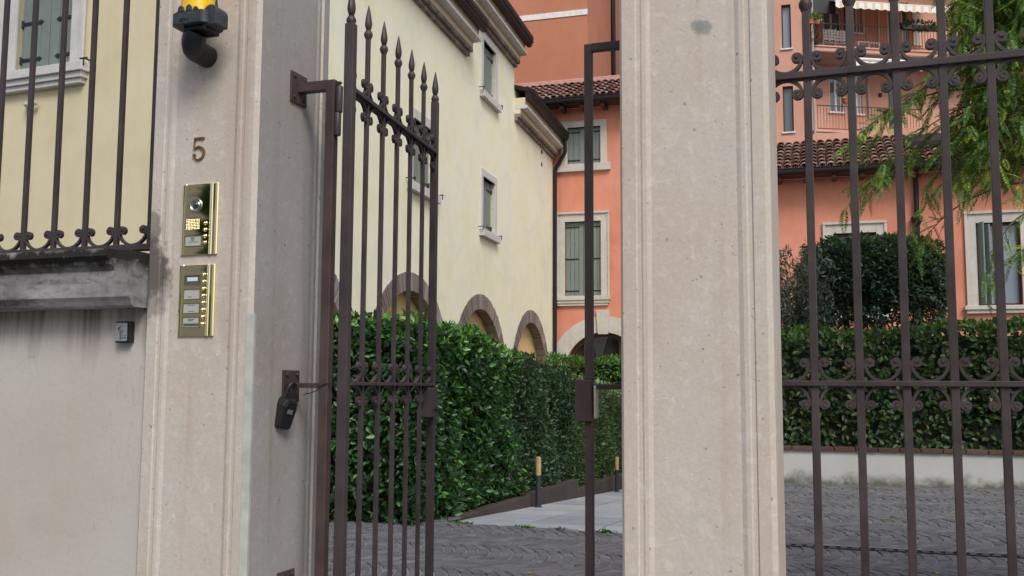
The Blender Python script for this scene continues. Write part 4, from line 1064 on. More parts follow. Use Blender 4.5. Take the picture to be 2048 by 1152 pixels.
def table(t, d, z, label):
    root = thing('balcony_stool', label, 'stool', FX, (t,d,z), 'low white stools on the upper balcony')
    s = MB()
    for i in range(5): s.box(t-.24,t+.24,d-.24+i*.10,d-.24+i*.10+.08,z+.40,z+.43)
    part('seat', s, M['white_paint'], root)
    for sx in (-.21,.21):
        for sy in (-.21,.21): part('leg', MB().box(t+sx-.018,t+sx+.018,d+sy-.018,d+sy+.018,z,z+.399), M['white_paint'], root)
table(FX.t(1722,88,.7), .72, zU, 'low white stool nearer the chairs on the upper balcony')
table(FX.t(1743,89,.7), .75, zU, 'low white stool nearer the balcony door')
def pot(name, label, fr, t, d, z, r_, h, mat='terracotta', hang=False):
    root = thing(name, label, 'flower pot', fr, (t,d,z))
    part('bowl', MB().lathe([(r_*.55,0),(r_*.8,h*.35),(r_,h*.85),(r_*1.08,h*.86),(r_*1.08,h),(r_*.9,h),(r_*.85,h*.9),(0,h*.88)], (t,d,z), 16), M[mat], root, smooth=True)
    if hang: part('hook', MB().tube([(t,d,z+h*.5),(t,d+.12,z+h*.9)], .012, 6), M['black_iron'], root)
    return root
pt, pz = FX.hit(1692,208,-.14)
pot('flower_pot', 'round terracotta pot hanging on the lower balcony railing', FX, pt, -.12, pz-.0, .13, .2, hang=True)
def bushy(n, c, s, L, W, mat, name, parent=None, flat=.7):
    p = RNG.normal(0,1,(n,3)); p /= np.linalg.norm(p,axis=1,keepdims=True); r_ = RNG.uniform(.45,1,(n,1))**.6
    ax = p+RNG.normal(0,.5,(n,3))+np.array([0,0,.4]); nr = RNG.normal(0,1,(n,3))+np.array([0,0,1.2])
    return leaf_mesh(name, p*r_*np.array(s)+np.array(c), ax, nr, RNG.uniform(.7,1.2,n)*L, RNG.uniform(.7,1.2,n)*W, M[mat])
fb = FX.hit(1638,50,-.1)
fbx = thing('flower_box', 'terracotta flower box with trailing plants at the left end of the upper balcony', 'flower box', FX, (.18,-.10,zUr-.05))
part('trough', MB().prism([(.0,zUr-.12),(.38,zUr-.12),(.42,zUr+.05),(-.04,zUr+.05)], -.20, -.04, 'd'), M['terracotta'], fbx)
link_mesh('plant', bushy(220,(.02,-.02,.16),(.28,.14,.17),.13,.06,'leaf_variegated','plant'), fbx)
link_mesh('trailing_plant', bushy(200,(.03,.0,-.45),(.14,.12,.42),.10,.04,'leaf_dark','trailing_plant'), fbx)
pb = FX.hit(1840,58,-.1)
fb2 = thing('flower_box', 'long flower box with trailing greenery at the right of the upper balcony', 'flower box', FX, (pb[0],-.1,zUr-.05))
part('trough', MB().prism([(pb[0]-.7,zUr-.12),(pb[0]+.75,zUr-.12),(pb[0]+.8,zUr+.05),(pb[0]-.75,zUr+.05)], -.20, -.04, 'd'), M['black_plastic'], fb2)
link_mesh('plant', bushy(420,(0,-.02,.10),(.85,.18,.16),.13,.05,'leaf_dark','plant'), fb2)
# ------------------------------------------------------------------ ground, ramp path, setts
PF = Frame(-.56, 8.52, 15.4)                   # ramp axes: n runs down the path, u across it
SL = .0665
Apt = Vector((-.56,8.52)); Bpt = Vector((1.80,7.52))
LR = 18.5
def w2(t,d): q = PF.P(t,d,0); return Vector((q.x,q.y))
tBp = (Vector((Bpt.x,Bpt.y,0))-PF.o).dot(PF.u); dBp = (Vector((Bpt.x,Bpt.y,0))-PF.o).dot(PF.n)
hole = [w2(-7,.25), Apt, Bpt, w2(tBp,LR+9), w2(-7,LR+9)]
bm = bmesh.new()
outer = [bm.verts.new((x,y,0)) for x,y in ((-400,-400),(400,-400),(400,400),(-400,400))]
inner = [bm.verts.new((p.x,p.y,0)) for p in hole]
ed = [bm.edges.new((l[i],l[(i+1)%len(l)])) for l in (outer,inner) for i in range(len(l))]
bmesh.ops.triangle_fill(bm, use_beauty=True, use_dissolve=False, edges=ed)
me = bpy.data.meshes.new('ground'); bm.to_mesh(me); bm.free(); me.materials.append(M['asphalt'])
go = bpy.data.objects.new('ground', me); COL.objects.link(go); tag(go, kind='structure')
def zramp(t,d): return -SL*max(0,d) if d<LR else -SL*LR
# sub-base under the slabs, lower court
sb = MB()
for a,b in ((dBp-.1,0.0),(0.0,LR),(LR,LR+9)):
    za,zb2 = zramp(0,a),zramp(0,b)
    sb.quad((0 if a<0 else -.02,a if a>0 else 0,za-.02),(tBp,a if a>=0 else dBp,za-.02),(tBp,b,zb2-.02),(-.02,b,zb2-.02))
struct('path_base', sb, M['sand'], PF)
# pale slabs in rows along the path
sm = MB(); rr = random.Random(3)
rows = [0,.62,1.30,tBp]
d = -.02
for ri_ in range(3):
    ta,tb_ = rows[ri_]+.006, rows[ri_+1]-.006
    d = -.35-rr.random()*.5
    while d < LR+7:
        L = .8+rr.random()*.5; d0,d1 = d+.005,d+L-.005
        q = []
        edge = lambda t: dBp*t/tBp-.004
        lo = [max(d0,edge(ta)),max(d0,edge(tb_))]
        if d1>max(lo)+.03:
            dz = rr.random()*.003
            z = lambda t,dd: zramp(t,dd)+dz
            vs = [(ta,lo[0],z(ta,lo[0])),(tb_,lo[1],z(tb_,lo[1])),(tb_,d1,z(tb_,d1)),(ta,d1,z(ta,d1))]
            vs += [(v[0],v[1],v[2]-.03) for v in vs]
            sm.add(vs, [(0,1,2,3),(4,7,6,5),(0,4,5,1),(1,5,6,2),(2,6,7,3),(3,7,4,0)])
        d += L
struct('path', sm, M['slab'], PF)
# hedge bed: stepped low walls beside the path and soil behind them
steps = [(.35,5.6,0.0,-.12),(5.62,10.6,-.26,-.40),(10.62,LR+8,-.66,-1.0)]
for i,(a,b,za,zb2) in enumerate(steps):
    wl = MB(); wl.add([(-.12,a,-1.7),(0,a,-1.7),(0,b,-1.7),(-.12,b,-1.7),(-.12,a,za),(0,a,za),(0,b,zb2),(-.12,b,zb2)],[(0,3,2,1),(4,5,6,7),(0,1,5,4),(1,2,6,5),(2,3,7,6),(3,0,4,7)])
    solo('kerb_wall', ['low stained kerb wall at the foot of the laurel hedge','stained kerb wall behind the nearer bollard','stained kerb wall behind the farther bollard'][i], 'kerb wall', PF, (0,a,za), wl, M['dirty_wall'], group='stepped kerb walls along the path', bevel=.006)
bed = MB()
for (a,b,za,zb2) in steps: bed.quad((-7,a-.02,za-.04),(-.119,a-.02,za-.04),(-.119,b,zb2-.04),(-7,b,zb2-.04))
bed.quad((-7,.25,-.005),(0,.0,-.005),(0,.36,-.03),(-7,.36,-.03))
struct('hedge_bed', bed, M['soil'], PF)
rw = MB().add([(tBp,dBp,-1.7),(tBp+.15,dBp,-1.7),(tBp+.15,LR+9,-1.7),(tBp,LR+9,-1.7),(tBp,dBp,.0),(tBp+.15,dBp,.0),(tBp+.15,LR+9,.12),(tBp,LR+9,.12)],[(0,3,2,1),(4,5,6,7),(0,1,5,4),(1,2,6,5),(2,3,7,6),(3,0,4,7)])
solo('retaining_wall', 'retaining wall along the right side of the sunken path', 'retaining wall', PF, (tBp,dBp,0), rw, M['planter'])
# setts laid in segmental arcs; arcs stack along the street direction
CF = Frame(0, 0, 18)
DR_ = Frame(*(lambda p:(p[0],p[1]))((2.02,7.36)), 17)
def inhole(x,y):
    p = Vector((x,y,0)); t=(p-PF.o).dot(PF.u); dd=(p-PF.o).dot(PF.n)
    if t>tBp: return False
    return dd > (dBp*t/tBp if t>0 else .30)+.025
def indrain(x,y):
    p = Vector((x,y,0)); t=(p-DR_.o).dot(DR_.u); dd=(p-DR_.o).dot(DR_.n); return -.06<dd<.155 and t>-.5
st = MB(); W = .92; Rr = W/(2*math.sin(R(46))); rr = random.Random(11); pit = .086
for lane in range(-1,11):
    y0 = 4.6+lane*W
    for k in range(-80,125):
        xc = k*pit+(lane%2)*.05
        m = 10; 
        for i in range(m):
            a0 = R(-46+92*i/m); a1 = R(-46+92*(i+1)/m)
            g0_ = .006; j = lambda: (rr.random()-.5)*.007
            am = (a0+a1)/2
            cx = xc+Rr*math.cos(am)-Rr; cy = y0+Rr*math.sin(am)
            p = CF.P(cx,cy,0)
            if not (-3.6<p.x<9.5 and 4.3<p.y<13.2) or inhole(p.x,p.y) or indrain(p.x,p.y): continue
            if p.y>6 and abs(p.x/p.y)>.62: continue
            h_ = .010+rr.random()*.007; wd = pit*math.cos(am)*.5-g0_*.7
            vs = []
            tx,ty = math.cos(am),math.sin(am)          # radial
            ln = Rr*(a1-a0)/2-g0_
            q = []
            for (sa,sb_) in ((-1,-1),(1,-1),(1,1),(-1,1)):
                # sides lie along the stacking direction, so neighbouring arcs nest
                x_ = cx+sa*wd/max(.45,math.cos(am))*.98*1.0 - (Rr*0) + sb_*ln*(-ty) + j(); y_ = cy+sb_*ln*tx + j()*.6
                q.append((x_,y_))
            top = [CF.P(x,y,h_+(rr.random()-.5)*.004) for x,y in [(cx+(x-cx)*.90,cy+(y-cy)*.90) for x,y in q]]
            bot = [CF.P(x,y,.002) for x,y in q]
            st.add(top+bot, [(0,1,2,3),(0,4,5,1),(1,5,6,2),(2,6,7,3),(3,7,4,0)])
struct('cobblestones', st, M['sett'])
bedq = MB()
def inpoly(): pass
bm = bmesh.new()
out2 = [bm.verts.new((x,y,.004)) for x,y in ((-4.5,1.2),(11,1.2),(11,14.5),(tBp and w2(tBp+.15,7.2).x,w2(tBp+.15,7.2).y),(Bpt.x+.15,Bpt.y-.02),(Bpt.x,Bpt.y),(Apt.x,Apt.y),(-4.5,w2(-4.2,.25).y))]
bm.faces.new(out2); bmesh.ops.triangulate(bm, faces=bm.faces[:])
me = bpy.data.meshes.new('courtyard'); bm.to_mesh(me); bm.free(); me.materials.append(M['sand'])
o = bpy.data.objects.new('courtyard', me); COL.objects.link(o); tag(o, kind='structure')
# drain channel across the courtyard
dr = thing('drain_channel', 'black slotted drain channel across the cobbles behind the right railing', 'drain', DR_, (2,0,0))
b = MB().box(-.45,7,-.040,-.030,.004,.014).box(-.45,7,.070,.080,.004,.014)
part('edge_rail', b, M['black_iron'], dr)
part('channel_floor', MB().box(-.45,7,-.0295,.0695,.0045,.008), M['black_iron'], dr)
b = MB()
for i in range(96): t=-.42+i*.077; b.add([(t,-.0295,.018),(t+.030,-.0295,.018),(t+.050,.0695,.018),(t+.020,.0695,.018)],[(0,1,2,3)]).box(t+.005,t+.03,-.0295,.0695,.0085,.0172) if False else b.box(t,t+.046,-.0295,.0695,.0085,.0185)
part('grating', b, m_simple('galvanised grating', (.10,.105,.11), .5, .3), dr)

# planter wall at the far side of the courtyard
WF = frame_at(1800, 11.75, 16)
wt0, wt1 = WF.t(1500), WF.t(2420)
pw = thing('planter_wall', 'low white wall with a brick edge carrying the long clipped hedge', 'wall', WF, (0,0,0))
zt_ = WF.z(1800,905)
part('wall', MB().box(wt0,wt1,0,.22,0,zt_), M['planter'], pw)
b = MB(); rr = random.Random(2); t = wt0
while t<wt1:
    L=.23+rr.random()*.02; b.box(t,t+L-.01,-.03-.006*rr.random(),.235,zt_+.001,zt_+.042+.004*rr.random()); t+=L
part('brick_edge', b, M['brick_red'], pw, bevel=.004)
sl = MB().quad((wt0,.221,zt_-.05),(wt1,.221,zt_-.05),(wt1,4.5,zt_-.05),(wt0,4.5,zt_-.05)); struct('planter_soil', sl, M['soil'], WF)

# bollards by the path
def bollard(px, py_base, Z, label):
    p = frame_at(px, Z, 0); pos = p.o; t=(pos-PF.o).dot(PF.u); dd=(pos-PF.o).dot(PF.n); zb_=zramp(t,dd)
    root = thing('bollard_light', label, 'bollard', WORLD, (pos.x,pos.y,zb_), 'bollard lights along the path')
    part('base_flange', MB().lathe([(.043,0),(.043,.008),(.036,.015)], (pos.x,pos.y,zb_+.003), 20), M['bollard_dark'], root, smooth=True)
    part('post', MB().lathe([(.0315,.0185),(.0315,.355)], (pos.x,pos.y,zb_), 20), M['bollard_dark'], root, smooth=True)
    part('lamp_head', MB().lathe([(.0318,.3555),(.0318,.538),(.028,.552),(.016,.560),(0,.562)], (pos.x,pos.y,zb_), 20), M['bollard_tan'], root, smooth=True)
bollard(1077, 1012, 11.3, 'dark bollard light with tan head, the nearer one against the laurel hedge')
bollard(1233, 978, 16.3, 'dark bollard light with tan head, the farther one beside the bare pillar')

# fallen leaves and weeds
n=150; P_=[]; 
while len(P_)<n:
    y=RNG.uniform(5.8,11.6); x=RNG.uniform(-.3,5.6)*y/8
    if RNG.uniform()<.75 and x<2.2: continue
    if inhole(x,y): continue
    P_.append((x,y,.022))
P_=np.array(P_); a=RNG.uniform(0,6.28,n)
lv = leaf_mesh('fallen_leaves', P_, np.stack([np.cos(a),np.sin(a),RNG.normal(0,.1,n)],1), np.stack([RNG.normal(0,.25,n),RNG.normal(0,.25,n),np.ones(n)],1), RNG.uniform(.03,.06,n), RNG.uniform(.018,.03,n), M['leaf_yellow'])
tag(link_mesh('fallen_leaves', lv), 'small yellow leaves scattered over the cobbles', 'leaves', kind='stuff')
n=170; k=RNG.choice([.10,.15,.50,.53,.72,.97,1.0,.99],n)+RNG.normal(0,.02,n); P_=np.stack([Apt.x+(Bpt.x-Apt.x)*k*.56+.0, Apt.y+(Bpt.y-Apt.y)*k*.56+RNG.normal(-.01,.012,n), np.full(n,.012)],1)
lv = leaf_mesh('weeds', P_, np.stack([RNG.normal(0,.8,n),RNG.normal(0,.8,n),RNG.uniform(.2,1,n)],1), np.stack([RNG.normal(0,.4,n),RNG.normal(0,.4,n),np.ones(n)],1), RNG.uniform(.02,.045,n), RNG.uniform(.010,.02,n), M['leaf_lime'])
tag(link_mesh('weeds', lv), 'green weeds growing along the edge of the pale paved path', 'weeds', kind='stuff')
# ------------------------------------------------------------------ hedges: leaves on a clipped box along a frame
def hedge(name, label, fr, t0, t1, d0, d1, zlo, zhi, dens, L, W, mat, cat='hedge', top_mat=None, top_frac=.12, out=.55, jit=.10, ends=(True,True), front_only=False, core=.16, group=None, drop=.0):
    """zlo/zhi are functions of (t,d)"""
    root = thing(name, label, cat, fr, (t0,d0,zlo(t0,d0)), group)
    off = ROOT[root.name]
    faces = []
    faces.append(('f', (t1-t0)*1.8)); faces.append(('t', (t1-t0)*(d1-d0)))
    if ends[0]: faces.append(('l', (d1-d0)*1.8))
    if ends[1]: faces.append(('r', (d1-d0)*1.8))
    if not front_only: faces.append(('b', (t1-t0)*1.8*.4))
    Ps,Ns = [],[]
    for f,area in faces:
        n = int(area*dens); a = RNG.uniform(0,1,n); b = RNG.uniform(0,1,n); e = np.abs(RNG.normal(0,jit,n))
        t = t0+(t1-t0)*a; d = d0+(d1-d0)*a
        if f=='f': d = np.full(n,d0)+e; nn=(0,-1,.25)
        elif f=='b': d = np.full(n,d1)-e; nn=(0,1,.25)
        elif f=='l': t = np.full(n,t0)+e; nn=(-1,0,.25)
        elif f=='r': t = np.full(n,t1)-e; nn=(1,0,.25)
        else: d = d0+(d1-d0)*b; nn=(0,0,1)
        lo = np.array([zlo(x,y) for x,y in zip(t,d)]); hi = np.array([zhi(x,y) for x,y in zip(t,d)])
        z = hi-e*.8 if f=='t' else lo+(hi-lo)*b
        bulge = .05*np.sin(t*3.1+z*2.3)+.04*np.sin(t*7.3-z*5.1)+.03*np.sin(d*9+z*4)
        Ps.append(np.stack([t+nn[0]*bulge,d+nn[1]*bulge,z+nn[2]*bulge*.8],1)); Ns.append(np.tile(nn,(n,1)))
    P_ = np.concatenate(Ps); N_ = np.concatenate(Ns).astype(float); n = len(P_)
    ax = N_*out*.62+RNG.normal(0,.55,(n,3))+np.array([0,0,-drop-.12])+np.where(N_[:,[2]]>.9,np.array([0,0,.25]),0); nr = N_*1.3+RNG.normal(0,.42,(n,3))+np.array([0,0,.45])
    sz = RNG.uniform(.65,1.25,n)
    tops = np.array([zhi(x,y) for x,y in zip(P_[:,0],P_[:,1])]); near = (tops-P_[:,2])
    if top_mat:
        pk = (near<top_frac*RNG.uniform(.2,1.6,n)) & (RNG.uniform(0,1,n)<.6)
        link_mesh('young_shoots', leaf_mesh('young_shoots', P_[pk], ax[pk]+np.array([0,0,.6]), nr[pk], L*sz[pk]*.95, W*sz[pk]*.9, M[top_mat], world_off=off), root)
        P_,ax,nr,sz = P_[~pk],ax[~pk],nr[~pk],sz[~pk]
    link_mesh('foliage', leaf_mesh('foliage', P_, ax, nr, L*sz, W*sz, M[mat], world_off=off), root)
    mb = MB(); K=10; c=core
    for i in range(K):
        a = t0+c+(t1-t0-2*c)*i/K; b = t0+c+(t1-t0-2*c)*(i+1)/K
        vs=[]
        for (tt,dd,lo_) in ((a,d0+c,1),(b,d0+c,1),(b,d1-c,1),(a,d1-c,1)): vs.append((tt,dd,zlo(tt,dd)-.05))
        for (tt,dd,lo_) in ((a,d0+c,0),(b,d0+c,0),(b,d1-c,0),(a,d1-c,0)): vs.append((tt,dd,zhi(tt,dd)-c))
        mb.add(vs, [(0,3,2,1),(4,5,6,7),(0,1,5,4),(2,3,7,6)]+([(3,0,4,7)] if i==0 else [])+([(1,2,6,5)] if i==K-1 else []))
    part('dark_core', mb, M['core'], root)  # solid dark block standing in for the shade behind the leaves
    return root
# hedge axes: x along the path (away), front face towards the path
HF = Frame(PF.o.x, PF.o.y, 15.4-90)            # u runs down the path, n points away from it (to the left)
def ztop(px, py, d=.02): 
    return HF.hit(px,py,d)
tops = [HF.hit(px,py,.05) for px,py in ((880,622),(960,652),(1040,690),(1100,716),(1165,742))]
def topz(t):
    if t<=tops[0][0]: return tops[0][1]-.01*(t-tops[0][0])*0
    for (a,za),(b,zb2) in zip(tops,tops[1:]):
        if t<=b: return za+(zb2-za)*(t-a)/(b-a)
    (a,za),(b,zb2) = tops[-2:]; return max(zb2-.05*(t-b), .3)
def hlo(t,d):
    for a,b,za,zb2 in steps:
        if t<=b: return min(0, za+(zb2-za)*max(0,t-a)/(b-a))-.02
    return -1.0
hl = lambda t,d: hlo(t,d)+.0
ht = lambda t,d: topz(t)-.075-.02*abs(d-.6)
print('hedge tops', [(round(a,2),round(b,2)) for a,b in tops])
t_e = -.30
hedge('laurel_hedge', 'tall broad-leaved laurel hedge with bright shoots beside the open gate leaf', HF, t_e, 2.9, .13, 1.5, lambda t,d:hl(t,d)+.03, ht, 2100, .074, .039, 'leaf_laurel', top_mat='leaf_new', top_frac=.16, ends=(True,False))
hedge('small_leaved_hedge', 'dark small-leaved hedge continuing the laurel hedge behind the nearer bollard', HF, 2.3, 6.2, .17, 1.4, hl, ht, 1500, .064, .032, 'leaf_small', ends=(False,False), top_mat='leaf_dark')
hedge('conifer_hedge', 'fine-leaved green hedge between the nearer bollard and the farther bollard', HF, 6.0, 13.0, .12, 1.3, hl, ht, 900, .075, .020, 'leaf_conifer', ends=(True,True), out=.9, top_mat='leaf_variegated', top_frac=.12)
MF = frame_at(1180, 20.3, 17)
zm = MF.z(1180,716)
hedge('clipped_hedge', 'bright green clipped hedge in front of the arched stone doorway', MF, MF.t(1090), MF.t(1285), 0, .9, lambda t,d:-1.3, lambda t,d: zm+.04*math.sin(t*5), 700, .10, .035, 'leaf_lime', out=.9)
# long hedge on the planter wall
zpt = WF.z(1750,660,.35); 
def ph(t,d):
    return WF_top(t)
zl_, zrr = WF.z(1590,664,.3), WF.z(2000,648,.3); tl_, tr_ = WF.t(1590), WF.t(2000)
def WF_top(t): return zl_+(zrr-zl_)*(t-tl_)/(tr_-tl_)+.03*math.sin(t*2.1)+.02*math.sin(t*5.3)
hedge('hornbeam_hedge', 'long clipped hedge on the low white wall with the brick edge', WF, wt0, wt1, .20, 1.15, lambda t,d: zt_+.02, lambda t,d: WF_top(t), 640, .085, .048, 'leaf_beech', top_mat='leaf_lime', top_frac=.12, ends=(True,True), drop=.15, jit=.09)

# ------------------------------------------------------------------ round dark bush with bare stems below, and a grey-green shrub
def spread_px(fr, poly_fn, n, d0, d1):
    out=[]
    while len(out)<n:
        p = poly_fn(); 
        if p is None: continue
        d = RNG.uniform(d0,d1); t,z = fr.hit(p[0],p[1],d); out.append((t,d,z))
    return np.array(out)
BF = frame_at(1745, 14.6, 17)
bush = thing('round_bush', 'round clipped dark evergreen bush with bare stems in front of the coral house window', 'bush', BF, (BF.t(1745),0,zt_-.05))
off = np.array(ROOT[bush.name])
c_ = np.array([BF.t(1748), .0, BF.z(1748,585)]); rx = (BF.t(1897)-BF.t(1596))/2; rz = BF.z(1748,478)-c_[2]
n=24000
p = RNG.normal(0,1,(n,3)); p /= np.linalg.norm(p,axis=1,keepdims=True)
sq = p/(np.sum(np.abs(p)**np.array([[4.6,2.6,4.6]]),axis=1,keepdims=True)**(1/4.2)); rr_ = 1-np.abs(RNG.normal(0,.16,(n,1)))
pts = sq*rr_
keep = (pts[:,2]>-.95)
keep &= RNG.uniform(0,1,n) < np.clip(1.0+ (pts[:,2]+.05)*1.25, .10, 1)
pts = pts[keep]; nrm = p[keep]; n = len(pts)
# clumps and gaps
lump = np.sin(pts[:,0]*9+pts[:,2]*4)*np.sin(pts[:,2]*11-pts[:,0]*5)*np.sin(pts[:,1]*8+pts[:,0]*6)
k2 = (lump>-.35)|(pts[:,2]>.0); pts,nrm = pts[k2],nrm[k2]; n=len(pts)
P_ = c_+pts*np.array([rx*.98,.75,rz*1.0])*(1+.04*np.sin(nrm[:,[0]]*17+nrm[:,[2]]*11))
link_mesh('foliage', leaf_mesh('foliage', P_-0, nrm*.6+RNG.normal(0,.5,(n,3))+np.array([0,0,-.1]), nrm+RNG.normal(0,.4,(n,3))+np.array([0,0,.6]), RNG.uniform(.055,.10,n), RNG.uniform(.028,.045,n), M['leaf_dark'], world_off=off), bush)
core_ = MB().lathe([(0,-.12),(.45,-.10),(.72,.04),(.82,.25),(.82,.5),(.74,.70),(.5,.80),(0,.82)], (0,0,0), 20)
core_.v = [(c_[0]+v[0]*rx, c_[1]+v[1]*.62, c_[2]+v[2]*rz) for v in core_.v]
part('dark_core', core_, M['core'], bush)
sm = MB(); rs = random.Random(4)
for i in range(16):
    t_ = c_[0]+rx*(rs.random()*1.7-.85)*.9; b0 = (c_[0]+(t_-c_[0])*.55, (rs.random()-.5)*.5, zt_-.05)
    pts_=[b0]; 
    for s in range(1,7): pts_.append((b0[0]+(t_-b0[0])*s/6+(rs.random()-.5)*.12, b0[1]+(rs.random()-.5)*.12, b0[2]+(c_[2]+rz*.35-b0[2])*s/6))
    sm.tube(pts_, [.026-.003*s for s in range(7)], 6)
part('stems', sm, M['bark'], bush)
cr = thing('grey_shrub', 'loose grey-green shrub between the bare pillar and the round dark bush', 'shrub', BF, (BF.t(1610),-.6,zt_-.05))
off = np.array(ROOT[cr.name]); Pl=[];Al=[]; sm=MB()
for i in range(85):
    b0 = np.array([BF.t(1606)+RNG.normal(0,.22), -.7+RNG.normal(0,.12), zt_])
    e = np.array([BF.t(RNG.uniform(1555,1668)), -.7+RNG.normal(0,.3), BF.z(1610,RNG.uniform(505,640))])
    pts_=[b0+(e-b0)*s/6+np.array([0,0,.15*math.sin(math.pi*s/6)])+RNG.normal(0,.025,3) for s in range(7)]
    sm.tube([tuple(x) for x in pts_], [.008-.001*s for s in range(7)], 5)
    for s in np.linspace(.15,1,70):
        k=min(5,int(s*6)); q=pts_[k]+(pts_[k+1]-pts_[k])*(s*6-k); Pl.append(q+RNG.normal(0,.035,3)); Al.append((e-b0)/np.linalg.norm(e-b0)*.6+RNG.normal(0,.6,3))
Pl=np.array(Pl);Al=np.array(Al);n=len(Pl)
M['stem_grey'] = m_simple('grey green stems', (.06,.07,.05), .8)
link_mesh('foliage', leaf_mesh('foliage', Pl, Al, RNG.normal(0,1,(n,3))+np.array([0,0,.5]), RNG.uniform(.07,.11,n), RNG.uniform(.022,.032,n), M['leaf_olive'], world_off=off), cr)
part('stems', sm, M['stem_grey'], cr)

# ------------------------------------------------------------------ feathery tree overhanging from the right
TF = frame_at(1900, 10.6, 17)
root = thing('feathery_tree', 'feathery leaved tree whose drooping branches hang over the right railing', 'tree', TF, (TF.t(2210),.6,0))
off = np.array(ROOT[root.name])
tb_ = np.array([TF.t(2210), .6, 0.0]); 
tk = [tb_+np.array([0,0,z])+np.array([math.sin(z*1.3)*.08,math.cos(z)*.05,0]) for z in (0,.8,1.6,2.5,3.4,4.4,5.4)]
part('trunk', MB().tube([tuple(x) for x in tk], [.15,.13,.12,.11,.10,.08,.05], 12), M['bark'], root, smooth=True)
ends = [(1690,418,0),(1712,380,.2),(1730,395,-.1),(1822,468,.0),(1835,505,.2),(1850,390,.2),(1700,285,.3),(1690,300,-.3),(1735,300,.0),(1760,335,-.2),(1800,330,.3),(1872,310,0),(1905,355,.2),(1925,402,-.2),(1960,385,0),(2030,395,-.3),(2050,370,.2),
        (1850,250,0),(1820,200,.3),(1800,240,-.3),(1880,180,.2),(1910,110,-.2),(1930,60,.3),(1960,20,0),(1900,40,.4),(1985,130,-.3),(2015,200,.3),(1950,250,-.1),(1975,310,.3),(2020,90,0),(2050,30,.2),(2045,250,-.3),(1870,130,.4),(1990,-20,.2),(1930,-40,.2),(2060,150,-.4),(1995,240,.1),
        (1940,180,.4),(2000,60,.5),(2035,330,.1),(1900,230,.3),(1955,340,.4),(1975,545,.1),(1972,610,.15),(1925,290,.5),(1860,215,.5),(1985,180,.6),(2030,160,.6),(1890,90,.6),(1920,0,.6),(2040,-30,.5)]
ends += [(RNG.uniform(1885,2065), RNG.uniform(-60,380), RNG.uniform(-.5,.9)) for _ in range(150)]
lm = MB(); FR_P=[]; FR_A=[]; FR_S=[]
for i,(px,py,dd) in enumerate(ends):
    t,z = TF.hit(px,py,dd); e = np.array([t,dd,z])
    zs0 = min(5.3,max(2.2,z+.5+RNG.uniform(-.2,.6))); k = min(5,int(zs0/.95)); s0 = np.array([tb_[0],tb_[1],zs0])+np.array([math.sin(zs0*1.3)*.08,0,0])
    mid = s0*.38+e*.62+np.array([RNG.normal(0,.15),RNG.normal(0,.2),.45+.55*RNG.uniform()])
    pts_=[(1-s)**2*s0+2*s*(1-s)*mid+s*s*e for s in np.linspace(0,1,12)]
    L_ = np.linalg.norm(e-s0)
    lm.tube([tuple(x) for x in pts_], list(np.linspace(.018,.0025,12)), 6)
    nf = int(max(5, L_*.72/.058))
    for s in np.linspace(.42 if px>1870 else .66,1,nf if px>1870 else max(5,int(nf*.6))):
        q=(1-s)**2*s0+2*s*(1-s)*mid+s*s*e; tg=2*(1-s)*(mid-s0)+2*s*(e-mid); tg/=np.linalg.norm(tg)
        a = tg*.6+RNG.normal(0,.55,3)+np.array([0,0,-.35]); FR_P.append(q); FR_A.append(a/np.linalg.norm(a)); FR_S.append(RNG.uniform(.6,1.15))
part('branches', lm, M['twig'], root, smooth=True)
LP,LA,LN,LL,LW,BR=[],[],[],[],[],[]; rach=MB()
for q,a,s in zip(FR_P,FR_A,FR_S):
    Lf=.23*s; side=np.cross(a,np.array([0,0,1.])+RNG.normal(0,.3,3)); side/=np.linalg.norm(side); up=np.cross(side,a)
    m=14; bright = RNG.uniform()<.16
    sag=.25
    for j in range(m):
        x=(j+.8)/m; c=q+a*Lf*x+np.array([0,0,-sag*Lf*x*x])
        w=.058*s*math.sin(math.pi*min(1,.18+x*.80))**.8
        for sg in (-1,1):
            LP.append(c); LA.append(side*sg*.9+a*.45-up*.15+RNG.normal(0,.06,3)); LN.append(up+RNG.normal(0,.15,3)); LL.append(w); LW.append(.0125*s+.003); BR.append(bright)
LP,LA,LN,LL,LW,BR=map(np.array,(LP,LA,LN,LL,LW,BR))
print('tree leaflets', len(LP))
link_mesh('foliage', leaf_mesh('foliage', LP[~BR], LA[~BR], LN[~BR], LL[~BR], LW[~BR], M['leaf_mimosa'], world_off=off), root)
link_mesh('bright_foliage', leaf_mesh('bright_foliage', LP[BR], LA[BR], LN[BR], LL[BR], LW[BR], M['leaf_mimosa_bright'], world_off=off), root)

# ------------------------------------------------------------------ across the street (mirrored in the brass plates), and an added shade tree
OF = Frame(-9, -13, 19)
oh = thing('opposite_house', 'pale house across the street mirrored in the brass intercom', 'house', OF, (0,0,0))
OW = Frame(OF.o.x, OF.o.y, 19+180)
mb = MB(); ops_=[dict(a=-16+4*i,b=-14.8+4*i,lo=z,hi=z+1.7) for i in range(8) for z in (1.2,4.6)]
wl_=MB(); wall(wl_, -18, 16, 0, 7.6, ops_, .2)
wl_.v=[(-v[0],-v[1],v[2]) for v in wl_.v]; part('wall', wl_, M['white_band'], oh)
wn=MB()
for o in ops_: wn.box(-o['b']-.02,-o['a']+.02,-.21,-.18,o['lo']-.02,o['hi']+.02)
part('windows', wn, M['shutter'], oh)
part('roof', MB().prism([(.4,7.6),(.4,7.75),(-5,9.2),(-5,7.6)], -16.5, 18.5, 't'), M['gutter'], oh)
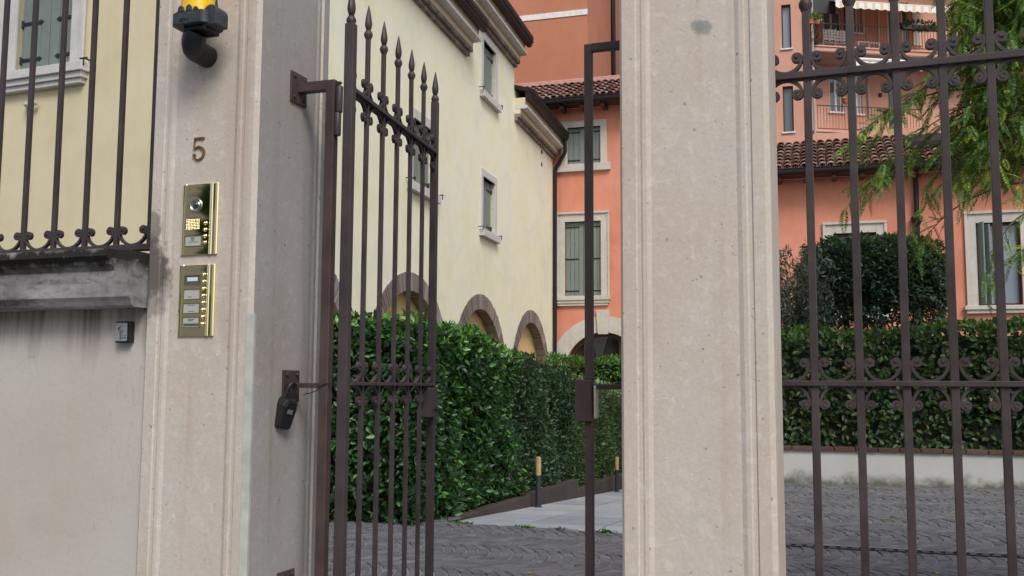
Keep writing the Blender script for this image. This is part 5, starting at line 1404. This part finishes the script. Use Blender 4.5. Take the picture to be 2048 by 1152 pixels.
def street_or_shade_tree(label, x, y, h, s, n):
    st_r = thing('street_or_shade_tree', label, 'tree', WORLD, (x,y,0))
    part('trunk', MB().tube([(x,y,0),(x-.05,y+.05,h*.3),(x+.05,y,h*.62),(x,y,h)], [.16,.13,.11,.06], 10), M['bark'], st_r, smooth=True)
    link_mesh('foliage', bushy(n,(0,0,h),s,.17,.085,'leaf_laurel','foliage'), st_r)
street_or_shade_tree('leafy street tree across the road mirrored in the brass intercom', -7.10, -3.63, 3.3, (1.55,1.55,2.4), 15000)
street_or_shade_tree('unseen spreading tree added to shade the gate from the right', 4.3, .9, 5.2, (2.2,2.2,1.9), 9000)  # out of view, added to keep light off the pillar's inner face
# ------------------------------------------------------------------ daylight
SUN_EL, SUN_AZ = 48.0, 160.0                   # azimuth clockwise from +Y
w = bpy.data.worlds.new('World'); SC.world = w; w.use_nodes = True
nt = w.node_tree; nt.nodes.clear()
sky = nt.nodes.new('ShaderNodeTexSky'); sky.sky_type = 'NISHITA'; sky.sun_disc = False
sky.sun_elevation = R(SUN_EL); sky.sun_rotation = R(SUN_AZ); sky.dust_density = 3.0; sky.air_density = 1.0; sky.ozone_density = 1.0
hs = nt.nodes.new('ShaderNodeHueSaturation'); hs.inputs['Saturation'].default_value = .60
bg = nt.nodes.new('ShaderNodeBackground'); bg.inputs[1].default_value = .120
wo = nt.nodes.new('ShaderNodeOutputWorld')
nt.links.new(sky.outputs[0], hs.inputs['Color']); nt.links.new(hs.outputs[0], bg.inputs[0]); nt.links.new(bg.outputs[0], wo.inputs[0])
sd = bpy.data.lights.new('sun','SUN'); sd.energy = 1.65; sd.angle = R(22); sd.color = (1,.965,.915)
so = bpy.data.objects.new('sun', sd); COL.objects.link(so)
el,az = R(SUN_EL),R(SUN_AZ)
dv = Vector((math.sin(az)*math.cos(el), math.cos(az)*math.cos(el), math.sin(el)))
so.rotation_euler = dv.to_track_quat('Z','Y').to_euler(); so.location = dv*50
SC.view_settings.view_transform = 'Standard'; SC.view_settings.look = 'None'; SC.view_settings.gamma = 1
SC.view_settings.exposure = 0.24
SC.render.engine = 'CYCLES'
SC.cycles.use_denoising = True; SC.cycles.max_bounces = 8; SC.cycles.diffuse_bounces = 4; SC.cycles.glossy_bounces = 4
SC.cycles.transmission_bounces = 4; SC.cycles.sample_clamp_indirect = 6
